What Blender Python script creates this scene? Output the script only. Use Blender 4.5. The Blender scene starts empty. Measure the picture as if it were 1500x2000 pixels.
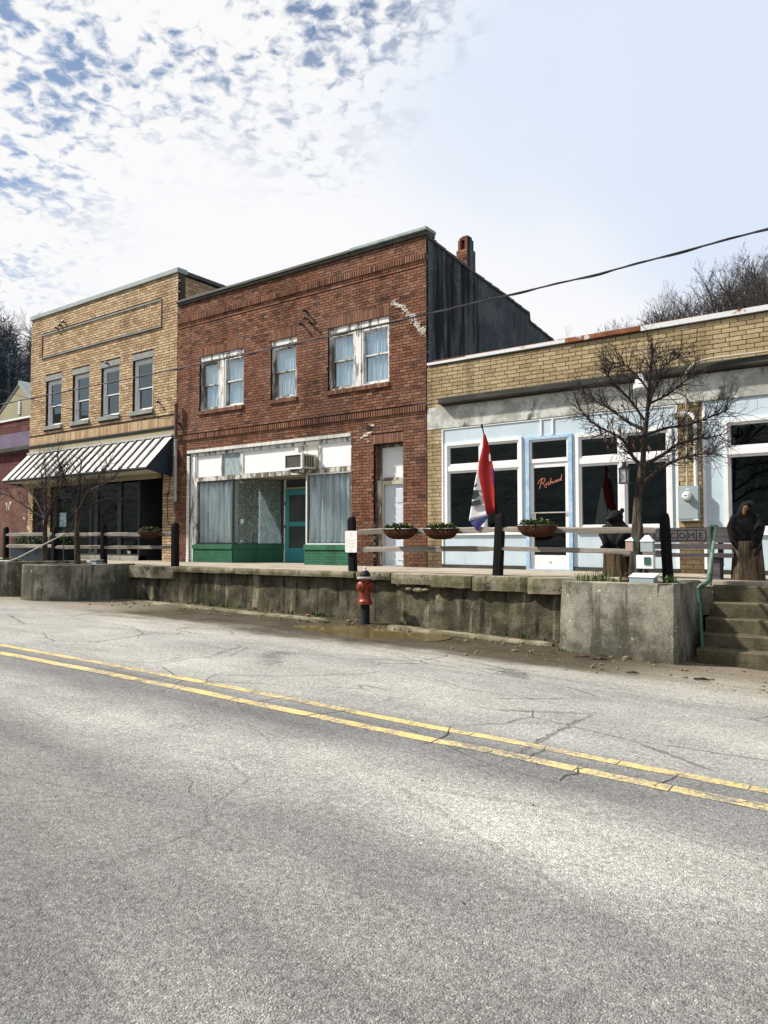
import bpy, bmesh, math, random
import numpy as np
from mathutils import Vector, noise
random.seed(7)
R = math.radians
scene = bpy.context.scene
COL = scene.collection

# ------------------------------------------------------------------ camera
EYE = 1.6
cam_d = bpy.data.cameras.new('camera')
cam = bpy.data.objects.new('camera', cam_d)
COL.objects.link(cam)
cam.location = (0, 0, EYE)
cam.rotation_euler = (R(90 + 2.3695), 0, R(36.102))
cam_d.sensor_fit = 'VERTICAL'
cam_d.sensor_height = 36.0
cam_d.lens = 36.0 * 1450 / 2000
cam_d.clip_start = 0.05
cam_d.clip_end = 3000
scene.camera = cam

# ------------------------------------------------------------------ light
SUN_FROM = Vector((-0.88, -0.46, 0.96)).normalized()
SUN_EL = math.asin(SUN_FROM.z)
SUN_AZ = math.atan2(SUN_FROM.x, SUN_FROM.y)
sun_d = bpy.data.lights.new('sun', 'SUN')
sun_d.energy = 5.0
sun_d.angle = R(2.2)
sun_d.color = (1.0, 0.935, 0.83)
sun = bpy.data.objects.new('sun', sun_d)
COL.objects.link(sun)
sun.location = (-20, -20, 40)
sun.rotation_euler = (-SUN_FROM).to_track_quat('-Z', 'Y').to_euler()

world = bpy.data.worlds.new('World')
scene.world = world
world.use_nodes = True
wt = world.node_tree
wt.nodes.clear()


class Tree:
    """small helper round a node tree"""
    def __init__(self, tree):
        self.t = tree

    def n(self, kind, **kw):
        nd = self.t.nodes.new(kind)
        for k, v in kw.items():
            setattr(nd, k, v)
        return nd

    def l(self, a, b):
        self.t.links.new(a, b)

    def put(self, sock, v):
        if isinstance(v, bpy.types.NodeSocket):
            self.l(v, sock)
        elif v is not None:
            if isinstance(v, (tuple, list)) and len(v) == 3 and sock.type == 'RGBA':
                v = (*v, 1)
            sock.default_value = v

    def m(self, op, a, b=None, c=None, clamp=False):
        nd = self.n('ShaderNodeMath', operation=op, use_clamp=clamp)
        for i, v in enumerate((a, b, c)):
            if v is not None:
                self.put(nd.inputs[i], v)
        return nd.outputs[0]

    def vm(self, op, a, b=None):
        nd = self.n('ShaderNodeVectorMath', operation=op)
        self.put(nd.inputs[0], a)
        if b is not None:
            self.put(nd.inputs[1], b)
        return nd.outputs[0]

    def pos(self, stretch=None):
        g = self.n('ShaderNodeNewGeometry').outputs['Position']
        return g if stretch is None else self.vm('MULTIPLY', g, stretch)

    def sep(self, v):
        nd = self.n('ShaderNodeSeparateXYZ')
        self.put(nd.inputs[0], v)
        return nd.outputs

    def noise(self, s, det=5, rough=.6, vec=None, dist=0.0):
        nd = self.n('ShaderNodeTexNoise')
        nd.inputs['Scale'].default_value = s
        nd.inputs['Detail'].default_value = det
        nd.inputs['Roughness'].default_value = rough
        nd.inputs['Distortion'].default_value = dist
        self.l(vec if vec is not None else self.pos(), nd.inputs['Vector'])
        return nd.outputs[0]

    def vor(self, s, vec=None, feature='F1', out='Distance', rnd=1.0):
        nd = self.n('ShaderNodeTexVoronoi', feature=feature)
        nd.inputs['Scale'].default_value = s
        nd.inputs['Randomness'].default_value = rnd
        self.l(vec if vec is not None else self.pos(), nd.inputs['Vector'])
        return nd.outputs[out]

    def ss(self, v, a, b, lo=0.0, hi=1.0):
        nd = self.n('ShaderNodeMapRange', interpolation_type='SMOOTHSTEP')
        self.put(nd.inputs[0], v)
        for i, q in enumerate((a, b, lo, hi)):
            nd.inputs[i + 1].default_value = q
        return nd.outputs[0]

    def ramp(self, fac, stops):
        nd = self.n('ShaderNodeValToRGB')
        el = nd.color_ramp.elements
        while len(el) < len(stops):
            el.new(0.5)
        for e, (p, c) in zip(el, stops):
            e.position = p
            e.color = (*c, 1)
        self.put(nd.inputs[0], fac)
        return nd.outputs[0]

    def mix(self, fac, a, b, mode='MIX'):
        nd = self.n('ShaderNodeMix', data_type='RGBA', blend_type=mode)
        self.put(nd.inputs[0], fac)
        self.put(nd.inputs[6], a)
        self.put(nd.inputs[7], b)
        return nd.outputs[2]

    def bump(self, h, strength=.5, dist=.01, normal=None):
        nd = self.n('ShaderNodeBump')
        nd.inputs['Strength'].default_value = strength
        nd.inputs['Distance'].default_value = dist
        self.l(h, nd.inputs['Height'])
        if normal is not None:
            self.l(normal, nd.inputs['Normal'])
        return nd.outputs[0]


# sky: Nishita blue behind one thin sheet of high cloud
W = Tree(wt)
sky = W.n('ShaderNodeTexSky', sky_type='NISHITA')
sky.sun_disc = False
sky.sun_elevation = SUN_EL
sky.sun_rotation = SUN_AZ
sky.air_density = 1.0
sky.dust_density = 0.6
gen = W.n('ShaderNodeTexCoord').outputs['Generated']
dx, dy, dz = W.sep(gen)
den = W.m('ADD', W.m('MAXIMUM', dz, 0.0), 0.10)
comb = W.n('ShaderNodeCombineXYZ')
W.l(W.m('DIVIDE', dx, den), comb.inputs[0])
W.l(W.m('DIVIDE', dy, den), comb.inputs[1])
P = comb.outputs[0]
px_, py_, _ = W.sep(P)
big = W.noise(1.7, 4, .55, P)
# the broken, mottled part of the sheet against its closed northern part
edge = W.m('ADD', py_, W.m('MULTIPLY', W.m('SUBTRACT', big, .5), 1.1))
broken = W.ss(W.m('ADD', edge, W.m('MULTIPLY', W.m('MAXIMUM', W.m('ADD', px_, .8), 0.0), .7)), 1.30, 0.82)
warp = W.vm('ADD', P, W.vm('MULTIPLY', W.n('ShaderNodeTexNoise').outputs[1], (0, 0, 0)))
cells = W.noise(29.0, 4, .55, P, .4)
mid = W.noise(4.6, 3, .5, P)
cells2 = W.noise(12.5, 4, .55, P, .5)
cov = W.m('ADD', W.m('ADD', W.m('MULTIPLY', cells, .52), W.m('MULTIPLY', cells2, .24)), W.m('MULTIPLY', mid, .40))
gap = W.m('MULTIPLY', W.ss(cov, .606, .462), broken)
veil_n = W.noise(1.3, 5, .55, W.vm('MULTIPLY', P, (1.0, .45, 1)))
veil = W.ss(W.m('ADD', px_, W.m('MULTIPLY', W.m('SUBTRACT', veil_n, .5), 1.3)), -1.15, -.35)
cloud_c = W.mix(veil, (1.0, 1.0, 1.02), (.755, .85, 1.0))
puff = W.ss(cov, .50, .68, .86, 1.04)
cloud_c = W.mix(broken, cloud_c, W.mix(puff, (.80, .88, 1.0), (1.0, 1.0, 1.0)))
bg1 = W.n('ShaderNodeBackground')
W.l(sky.outputs[0], bg1.inputs[0])
bg1.inputs[1].default_value = 0.085
bg2 = W.n('ShaderNodeBackground')
W.l(cloud_c, bg2.inputs[0])
bg2.inputs[1].default_value = 0.655
mx = W.n('ShaderNodeMixShader')
W.l(W.m('SUBTRACT', 1.0, W.m('MULTIPLY', gap, .95)), mx.inputs[0])
W.l(bg1.outputs[0], mx.inputs[1])
W.l(bg2.outputs[0], mx.inputs[2])
wo = W.n('ShaderNodeOutputWorld')
W.l(mx.outputs[0], wo.inputs[0])

scene.view_settings.view_transform = 'Standard'
scene.view_settings.look = 'None'
scene.view_settings.exposure = 0.56
scene.view_settings.gamma = 1.0
scene.view_settings.use_curve_mapping = False
scene.render.engine = 'CYCLES'
scene.cycles.use_denoising = True
scene.cycles.max_bounces = 6
scene.cycles.diffuse_bounces = 2
scene.cycles.glossy_bounces = 3
scene.cycles.transparent_max_bounces = 10
scene.cycles.caustics_reflective = False
scene.cycles.caustics_refractive = False


# ------------------------------------------------------------------ materials
def mat(name):
    m = bpy.data.materials.new(name)
    m.use_nodes = True
    m.node_tree.nodes.clear()
    return m, Tree(m.node_tree)


def finish(T, col, rough=.8, normal=None, spec=.3, metal=0.0, **kw):
    b = T.n('ShaderNodeBsdfPrincipled')
    T.put(b.inputs['Base Color'], col)
    T.put(b.inputs['Roughness'], rough)
    T.put(b.inputs['Specular IOR Level'], spec)
    T.put(b.inputs['Metallic'], metal)
    for k, v in kw.items():
        T.put(b.inputs[k.replace('_', ' ')], v)
    if normal is not None:
        T.l(normal, b.inputs['Normal'])
    o = T.n('ShaderNodeOutputMaterial')
    T.l(b.outputs[0], o.inputs[0])
    return b


def simple(name, c, c2=None, s=3.0, lo=.35, hi=.7, rough=.75, bump=.2, bs=60, spec=.3, metal=0.0,
           stretch=None, fine=.12, c3=None, s3=12, lo3=.55, hi3=.7, st3=None, bd=.004):
    m, T = mat(name)
    col = c
    if c2 is not None:
        col = T.mix(T.ss(T.noise(s, 6, .65, T.pos(stretch) if stretch else None), lo, hi), c, c2)
    if c3 is not None:
        col = T.mix(T.ss(T.noise(s3, 6, .7, T.pos(st3) if st3 else None), lo3, hi3), col, c3)
    if fine:
        col = T.mix(1.0, col, T.ramp(T.noise(bs * .8, 3, .6), [(.3, (1 - fine,) * 3), (.7, (1 + fine,) * 3)]), 'MULTIPLY')
    nrm = T.bump(T.noise(bs, 4, .6), bump, bd) if bump else None
    finish(T, col, rough, nrm, spec, metal)
    return m


def brick_mat(name, palette, stain=(.35, .33, .30), s_amt=.5, rough=.9, low=None, bloom=None):
    m, T = mat(name)
    isl = T.n('ShaderNodeNewGeometry').outputs['Random Per Island']
    rnd = T.m('FRACT', T.m('ADD', T.m('MULTIPLY', isl, 7.31), T.m('MULTIPLY', T.n('ShaderNodeObjectInfo').outputs['Random'], 5.77)))
    n = len(palette)
    col = T.ramp(rnd, [(i / (n - 1), c) for i, c in enumerate(palette)])
    col = T.mix(1.0, col, T.ramp(T.noise(22, 5, .7), [(.28, (.72,) * 3), (.72, (1.22,) * 3)]), 'MULTIPLY')
    st = T.m('MULTIPLY', T.ss(T.noise(.9, 7, .68, T.pos((1, 1, .55))), .46, .72), s_amt)
    col = T.mix(st, col, T.mix(1.0, col, stain, 'MULTIPLY'))
    run = T.ss(T.noise(1.9, 4, .6, T.pos((1, 1, .07))), .54, .68)
    col = T.mix(T.m('MULTIPLY', run, .55), col, T.mix(1.0, col, (.52, .50, .49), 'MULTIPLY'))
    if low is not None:
        z = T.sep(T.pos())[2]
        zz = T.m('ADD', z, T.m('MULTIPLY', T.m('SUBTRACT', T.noise(3, 4), .5), .9))
        col = T.mix(T.ss(zz, low[1], low[0]), col, T.mix(1.0, col, low[2], 'MULTIPLY'))
    if bloom is not None:
        col = T.mix(T.m('MULTIPLY', T.ss(T.noise(.55, 5, .65), .44, .62), bloom[0]), col, bloom[1])
    nrm = T.bump(T.noise(70, 2, .7), .5, .006)
    finish(T, col, rough, nrm, .2)
    return m


def mortar_mat(name, c, c2, low=None):
    m, T = mat(name)
    col = T.mix(T.ss(T.noise(1.2, 6, .65), .4, .65), c, c2)
    if low is not None:
        z = T.sep(T.pos())[2]
        zz = T.m('ADD', z, T.m('MULTIPLY', T.m('SUBTRACT', T.noise(2, 4), .5), 1.2))
        col = T.mix(T.ss(zz, low[1], low[0]), col, low[2])
    finish(T, col, .95, T.bump(T.noise(90, 4), .5, .005), .1)
    return m


def glass_mat(name, tint=(.80, .86, .84), rough=.015):
    m, T = mat(name)
    tr = T.n('ShaderNodeBsdfTransparent')
    T.put(tr.inputs[0], tint)
    gl = T.n('ShaderNodeBsdfGlossy')
    gl.inputs['Roughness'].default_value = rough
    T.put(gl.inputs[0], (.80, .92, 1.0))
    nrm = T.bump(T.noise(1.6, 2, .5), .12, .02)
    T.l(nrm, gl.inputs['Normal'])
    gm = T.n('ShaderNodeNewGeometry')
    dt = T.n('ShaderNodeVectorMath', operation='DOT_PRODUCT')
    T.l(gm.outputs['Incoming'], dt.inputs[0])
    T.l(gm.outputs['Normal'], dt.inputs[1])
    fr = T.m('MULTIPLY_ADD', T.m('POWER', T.m('SUBTRACT', 1.0, T.m('ABSOLUTE', dt.outputs['Value'])), 5.0), .88, .12)
    mx = T.n('ShaderNodeMixShader')
    T.l(fr, mx.inputs[0])
    T.l(tr.outputs[0], mx.inputs[1])
    T.l(gl.outputs[0], mx.inputs[2])
    o = T.n('ShaderNodeOutputMaterial')
    T.l(mx.outputs[0], o.inputs[0])
    return m


M = {}
M['red_brick'] = brick_mat('red_brick', [(.065, .033, .025), (.165, .071, .043), (.225, .098, .058), (.19, .081, .049), (.275, .148, .096), (.13, .055, .036), (.215, .102, .064)],
                           (.46, .46, .46), .8, low=(1.0, 2.0, (.50, .44, .46)), bloom=(.20, (.27, .17, .13)))
M['red_mortar'] = mortar_mat('dark_mortar', (.035, .026, .024), (.075, .058, .050), low=(1.2, 2.6, (.36, .31, .25)))
M['tan_brick'] = brick_mat('tan_brick', [(.40, .28, .165), (.52, .38, .235), (.60, .46, .30), (.47, .335, .205), (.35, .24, .14), (.57, .43, .275)],
                           (.66, .62, .56), .6)
M['tan_mortar'] = mortar_mat('tan_mortar', (.075, .058, .045), (.14, .11, .085))
M['yel_brick'] = brick_mat('yellow_brick', [(.31, .235, .13), (.40, .315, .185), (.46, .37, .225), (.36, .28, .16), (.43, .345, .21), (.29, .22, .125)],
                           (.60, .58, .52), .75, low=(1.2, 2.1, (.36, .34, .32)))
M['yel_mortar'] = mortar_mat('yellow_mortar', (.12, .095, .06), (.19, .15, .10), low=(1.2, 2.5, (.42, .38, .28)))
M['green_paint'] = brick_mat('green_painted_brick', [(.030, .125, .075), (.042, .155, .092), (.036, .14, .082)], (.6, .65, .6), .7, .6)
M['green_joint'] = simple('green_painted_joint', (.02, .10, .05), (.03, .13, .07))
M['white_paint_brick'] = brick_mat('white_painted_brick', [(.66, .68, .66), (.74, .75, .73), (.60, .62, .60)], (.55, .55, .5), .7, .7)
M['concrete'] = simple('weathered_concrete', (.36, .355, .32), (.20, .20, .175), 1.6, .42, .62, .9, .5, 45, .15, c3=(.07, .07, .058), s3=3.2, lo3=.56, hi3=.70, st3=(1, 1, .35))
M['band'] = simple('patchy_band_concrete', (.56, .58, .55), (.34, .35, .32), 2.4, .42, .60, .9, .4, 45, .15, c3=(.10, .10, .085), s3=2.2, lo3=.57, hi3=.68, st3=(1, 1, .5))
M['step'] = simple('dark_mossy_step', (.115, .10, .068), (.070, .065, .038), 2.4, .4, .62, .95, .7, 45, .12, c3=(.045, .042, .032), s3=3.5, lo3=.54, hi3=.68, bd=.015)
M['edge'] = simple('mossy_slab_edge', (.27, .24, .18), (.12, .115, .065), 2.2, .4, .6, .95, .8, 40, .12, c3=(.05, .046, .036), s3=4.0, lo3=.55, hi3=.66, bd=.02)
M['sidewalk'] = simple('sidewalk_concrete', (.37, .33, .275), (.28, .245, .20), 1.1, .4, .65, .92, .4, 50, .15, c3=(.22, .19, .15), s3=2.4, lo3=.58, hi3=.72)
M['stone_sill'] = simple('grey_stone', (.27, .28, .27), (.20, .21, .205), 3, rough=.85, bump=.3)
M['white'] = simple('white_paint', (.78, .79, .81), (.66, .67, .68), 2.2, .5, .8, .5, .12, 40, .4, fine=.04, c3=(.45, .45, .43), s3=5, lo3=.62, hi3=.78, st3=(1, 1, .3))
M['blown_white'] = simple('white_panel', (.80, .82, .84), (.66, .69, .72), 1.7, .52, .8, .55, .06, 40, .4, fine=.04)
M['grey_blue_paint'] = simple('pale_blue_stucco', (.52, .62, .69), (.45, .55, .62), 1.8, .4, .7, .8, .4, 55, .2, fine=.05, bd=.008, c3=(.36, .42, .44), s3=2.5, lo3=.58, hi3=.76, st3=(1.5, 1, .25))
M['blue_frame'] = simple('sky_blue_paint', (.30, .47, .66), (.46, .60, .75), 6, .4, .65, .55, .1, 40)
M['peel'] = simple('peeling_white_paint', (.72, .73, .72), (.20, .18, .155), 7, .50, .60, .8, .5, 50, .2, stretch=(1, 1, .25), fine=.1)
M['peel_heavy'] = simple('badly_peeled_paint', (.62, .62, .59), (.15, .13, .105), 6, .42, .55, .85, .6, 50, .2, stretch=(1, 1, .2), fine=.15)
M['old_wood'] = simple('bare_soffit_wood', (.26, .20, .13), (.42, .39, .33), 5, .45, .65, .85, .4, 40, stretch=(.3, 1, 1))
M['grey_wood'] = simple('weathered_rail_wood', (.29, .265, .23), (.15, .135, .115), 4, .4, .65, .9, .6, 60, .15, stretch=(.15, 3, 3), fine=.2)
M['black_wood'] = simple('tarred_post_wood', (.011, .010, .011), (.028, .025, .023), 6, .5, .75, .9, .6, 50, .08, stretch=(3, 3, .3))
M['dark_metal'] = simple('dark_bronze_metal', (.022, .026, .028), (.035, .04, .042), 4, rough=.4, bump=.05, spec=.5)
M['navy'] = simple('dark_navy_panel', (.012, .022, .036), (.02, .03, .045), 3, rough=.5, bump=.05)
M['awning_metal'] = simple('white_seamed_metal', (.47, .47, .47), (.38, .38, .37), 1.5, .5, .8, .45, .03, 30, .5, fine=.02)
M['seam_metal'] = simple('grey_seam_metal', (.07, .065, .06), (.12, .11, .10), 5, rough=.5, bump=.05)
M['coping_dark'] = simple('dark_tile_coping', (.06, .062, .058), (.11, .105, .09), 4, rough=.7, bump=.3)
M['coping_grey'] = simple('grey_metal_coping', (.33, .38, .38), (.26, .30, .30), 2, rough=.5, bump=.05)
M['copper'] = simple('green_copper_coping', (.30, .38, .36), (.19, .25, .24), 3, rough=.65, bump=.15)
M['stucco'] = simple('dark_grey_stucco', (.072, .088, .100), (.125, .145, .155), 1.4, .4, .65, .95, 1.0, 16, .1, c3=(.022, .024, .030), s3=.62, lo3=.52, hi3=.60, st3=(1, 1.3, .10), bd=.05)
M['teal'] = simple('teal_door_paint', (.045, .26, .27), (.06, .30, .32), 3, rough=.5, bump=.05, fine=.05)
M['white_door'] = simple('white_door_paint', (.60, .66, .74), (.54, .60, .69), 1.2, rough=.45, bump=.03, fine=.03)
M['cream'] = simple('cream_frame_paint', (.50, .47, .38), (.36, .33, .26), 6, .5, .7, .7, .15)
M['brown_screen'] = simple('dark_louvre', (.05, .052, .04), (.08, .08, .06), 6, rough=.7, bump=.1)
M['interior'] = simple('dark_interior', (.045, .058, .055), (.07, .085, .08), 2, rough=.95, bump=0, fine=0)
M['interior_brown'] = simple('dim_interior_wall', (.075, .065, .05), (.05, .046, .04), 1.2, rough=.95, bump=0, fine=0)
M['glass'] = glass_mat('window_glass', (.97, .985, .985))
M['dark_glass'] = glass_mat('tinted_shop_glass', (.40, .48, .46), .02)
M['dirty_glass'] = simple('dirty_wired_glass', (.36, .43, .45), (.20, .27, .29), 9, .4, .65, .35, .3, 60, .4, stretch=(1, 1, .4))
M['pipe_brown'] = simple('brown_painted_pipe', (.11, .05, .045), (.15, .08, .075), 4, rough=.5, bump=.1)
M['pipe_grey'] = simple('grey_conduit', (.34, .36, .40), (.26, .28, .32), 4, rough=.45, bump=.1)
M['conduit_tan'] = simple('tan_conduit', (.46, .40, .31), (.38, .33, .25), 4, rough=.55, bump=.1)
M['box_grey'] = simple('grey_enamel_box', (.33, .40, .42), (.29, .36, .38), 2, rough=.45, bump=.04, fine=.03)
M['green_pipe'] = simple('green_handrail_paint', (.028, .085, .058), (.07, .13, .095), 5, .45, .65, .45, .15, 50, .5)
M['pipe_worn'] = simple('worn_handrail_paint', (.15, .21, .175), (.06, .12, .09), 5, .45, .6, .4, .15, 50, .5)
M['hyd_red'] = simple('hydrant_red_paint', (.22, .030, .013), (.14, .021, .012), 6, .5, .75, .4, .15, 50, .5, c3=(.16, .05, .03), s3=14, lo3=.62, hi3=.72)
M['hyd_black'] = simple('hydrant_black_paint', (.008, .011, .014), (.016, .02, .023), 6, rough=.6, bump=.2, spec=.15)
M['silver'] = simple('silver_paint', (.55, .52, .50), (.40, .36, .34), 9, rough=.4, bump=.1, metal=.2)
M['rust'] = simple('rusty_sheet_metal', (.16, .055, .025), (.26, .10, .05), 4, rough=.85, bump=.3, c3=(.55, .55, .55), s3=1.1, lo3=.60, hi3=.62)
M['white_rust'] = simple('rust_stained_white_flashing', (.66, .68, .70), (.24, .08, .04), 1.6, .56, .61, .7, .15, 40, stretch=(1, 1, 2))
M['ledge'] = simple('black_stained_ledge', (.035, .036, .032), (.085, .082, .068), 2, .45, .7, .9, .4, 40, stretch=(.5, 1, 2))
M['purple'] = simple('faded_purple_shaded', (.17, .135, .205), (.125, .095, .155), 2, rough=.9)  # faded purple, darkened further for the shade on this front
M['dark_block'] = brick_mat('dark_red_block', [(.10, .035, .035), (.14, .05, .045), (.08, .03, .035)], (.5, .5, .5), .6)
M['pale_joint'] = simple('pale_block_joint', (.32, .24, .22), (.25, .18, .17))
M['mural'] = simple('faded_red_shaded', (.105, .042, .034), (.16, .085, .06), 1.2, .4, .65, .9, .3, c3=(.60, .58, .54), s3=.8, lo3=.60, hi3=.63)  # shade on the wall is darkened into the faded red
M['gable'] = simple('beige_stucco_gable', (.36, .33, .22), (.30, .28, .19), .5, rough=.95, bump=.3, bs=10)
M['soil'] = simple('planting_soil', (.05, .035, .022), (.09, .065, .04), 12, rough=1, bump=1, bs=60, bd=.02)
M['leaf'] = simple('green_leaf', (.050, .085, .022), (.12, .14, .035), 25, rough=.6, bump=0)
M['leaf_dark'] = simple('dark_green_leaf', (.020, .050, .014), (.045, .085, .02), 18, rough=.6, bump=0)
M['petal'] = simple('pale_petal', (.75, .70, .42), (.70, .66, .58), 30, rough=.6, bump=0)
M['dry_leaf'] = simple('dry_brown_leaf', (.10, .05, .035), (.16, .09, .05), 15, rough=.8, bump=0)
M['coco'] = simple('coconut_fibre_liner', (.045, .018, .011), (.085, .036, .019), 14, .4, .6, .95, 1.0, 80, .1, stretch=(.4, .4, 3), fine=.3, bd=.01)
M['bark'] = simple('grey_brown_bark', (.10, .078, .06), (.035, .029, .026), 14, .42, .6, .95, 1.0, 50, .1, stretch=(1, 1, .22), fine=.2, bd=.02)
M['twig'] = simple('dark_twig', (.028, .021, .021), (.050, .038, .035), 12, rough=.9, bump=.2)
M['far_twig'] = simple('winter_twig', (.055, .046, .046), (.085, .072, .068), 2, rough=.95, bump=0, fine=0)
M['far_hazed'] = simple('winter_wood_hazed', (.085, .115, .15), (.12, .15, .18), .3, rough=.95, bump=0, fine=0)  # blue haze of distance mixed into the trees' own colour
M['hill'] = simple('wooded_hillside', (.035, .042, .042), (.065, .062, .052), .05, .4, .65, 1, 1, .4, .05, fine=.3, bd=1.0)
M['stump_bark'] = simple('stump_bark', (.125, .092, .06), (.045, .034, .026), 9, .42, .6, .95, 1.0, 50, .1, stretch=(2.2, 2.2, .22), fine=.25, bd=.02)
M['char'] = simple('charred_carving', (.007, .007, .009), (.018, .016, .016), 14, rough=.8, bump=.8, bs=40, spec=.12, bd=.01)
M['beak'] = simple('worn_carving_brown', (.17, .085, .03), (.04, .025, .018), 18, rough=.7, bump=.4)
M['bench_wood'] = simple('grey_bench_plank', (.125, .115, .12), (.065, .06, .066), 3, .4, .65, .9, .8, 50, .15, stretch=(.2, 2, 2.5), fine=.25, bd=.01)
M['ink'] = simple('burnt_lettering', (.008, .007, .008))
M['flag_red'] = simple('red_flag_cloth', (.33, .013, .012), (.27, .01, .01), 5, rough=.75, bump=.1)
M['flag_white'] = simple('white_flag_cloth', (.76, .76, .80), (.66, .66, .71), 4, rough=.75, bump=.1, fine=.03)
M['flag_blue'] = simple('navy_flag_cloth', (.022, .026, .11), (.03, .035, .14), 5, rough=.75, bump=.1)
M['flag_ink'] = simple('flag_lettering', (.018, .026, .022))
M['sign_white'] = simple('white_sign_face', (.82, .82, .81), (.74, .74, .72), 5, rough=.4, bump=0, fine=.02)
M['sign_ink'] = simple('faded_sign_lettering', (.52, .58, .52), (.72, .74, .70), 20, rough=.6, bump=0)
M['wire'] = simple('black_cable', (.02, .02, .024), (.05, .05, .055), 3, rough=.55, bump=0)
M['wire_grey'] = simple('grey_cable', (.10, .10, .11), (.16, .16, .17), 3, rough=.55, bump=0)
M['lamp_white'] = simple('white_enamel_shade', (.82, .82, .80), rough=.3, bump=0, fine=.02)
M['lantern_glass'] = simple('frosted_lantern_glass', (.74, .76, .78), rough=.3, bump=0, fine=.02)
M['poster'] = simple('pale_poster', (.42, .55, .62), (.16, .34, .36), 7, .45, .55, .5, 0, fine=.05)
M['salmon'] = simple('salmon_box', (.40, .28, .24), (.33, .24, .21), 5, rough=.6)
M['mortar_patch'] = simple('pale_repair_mortar', (.66, .62, .56), (.50, .46, .40), 14, .4, .6, .95, 1, 40, .1, bd=.01)
M['brown_crust'] = simple('dry_mud', (.20, .15, .10), (.11, .085, .055), 3, rough=.95, bump=.8, bs=40, bd=.01)
M['crack'] = simple('crack_shadow', (.035, .033, .03), (.06, .055, .05), 8, rough=.95, bump=0)
m, T = mat('neon_lettering')
finish(T, (.62, .24, .16), .4, Emission_Color=(1.0, .34, .20), Emission_Strength=.12)
M['neon'] = m


def curtain_mat(name, lace=False, c=(.72, .76, .80)):
    m, T = mat(name)
    col = c
    dif = T.n('ShaderNodeBsdfDiffuse')
    tl = T.n('ShaderNodeBsdfTranslucent')
    T.put(tl.inputs[0], c)
    tr = T.n('ShaderNodeBsdfTransparent')
    a = T.n('ShaderNodeMixShader')
    a.inputs[0].default_value = .12
    b = T.n('ShaderNodeMixShader')
    if lace:
        v = T.vor(13, T.vm('ADD', T.pos(), T.vm('MULTIPLY', T.n('ShaderNodeTexNoise').outputs[1], (.1, .1, .1))), 'DISTANCE_TO_EDGE')
        w = T.noise(26, 3, .7)
        f = T.m('MULTIPLY', T.ss(v, .02, .22), T.ss(w, .40, .58))
        f = T.m('MULTIPLY_ADD', f, .55, .16)
        T.l(f, b.inputs[0])
    else:
        f = T.noise(5, 3, .65, T.pos((4.5, 4.5, .10)))
        T.l(T.ss(f, .36, .56, .72, 1.0), b.inputs[0])
    T.put(dif.inputs[0], col)
    T.l(dif.outputs[0], a.inputs[1])
    T.l(tl.outputs[0], a.inputs[2])
    T.l(tr.outputs[0], b.inputs[1])
    T.l(a.outputs[0], b.inputs[2])
    o = T.n('ShaderNodeOutputMaterial')
    T.l(b.outputs[0], o.inputs[0])
    return m


M['curtain'] = curtain_mat('sheer_white_curtain', c=(.84, .94, .99))  # white cloth with the bluish shading put into its colour
M['sky_tinted_curtain'] = curtain_mat('sky_tinted_sheer', c=(.74, .90, 1.0))  # blue of the reflected sky painted into the cloth
M['lace'] = curtain_mat('lace_curtain', True, (.58, .70, .66))


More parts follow.
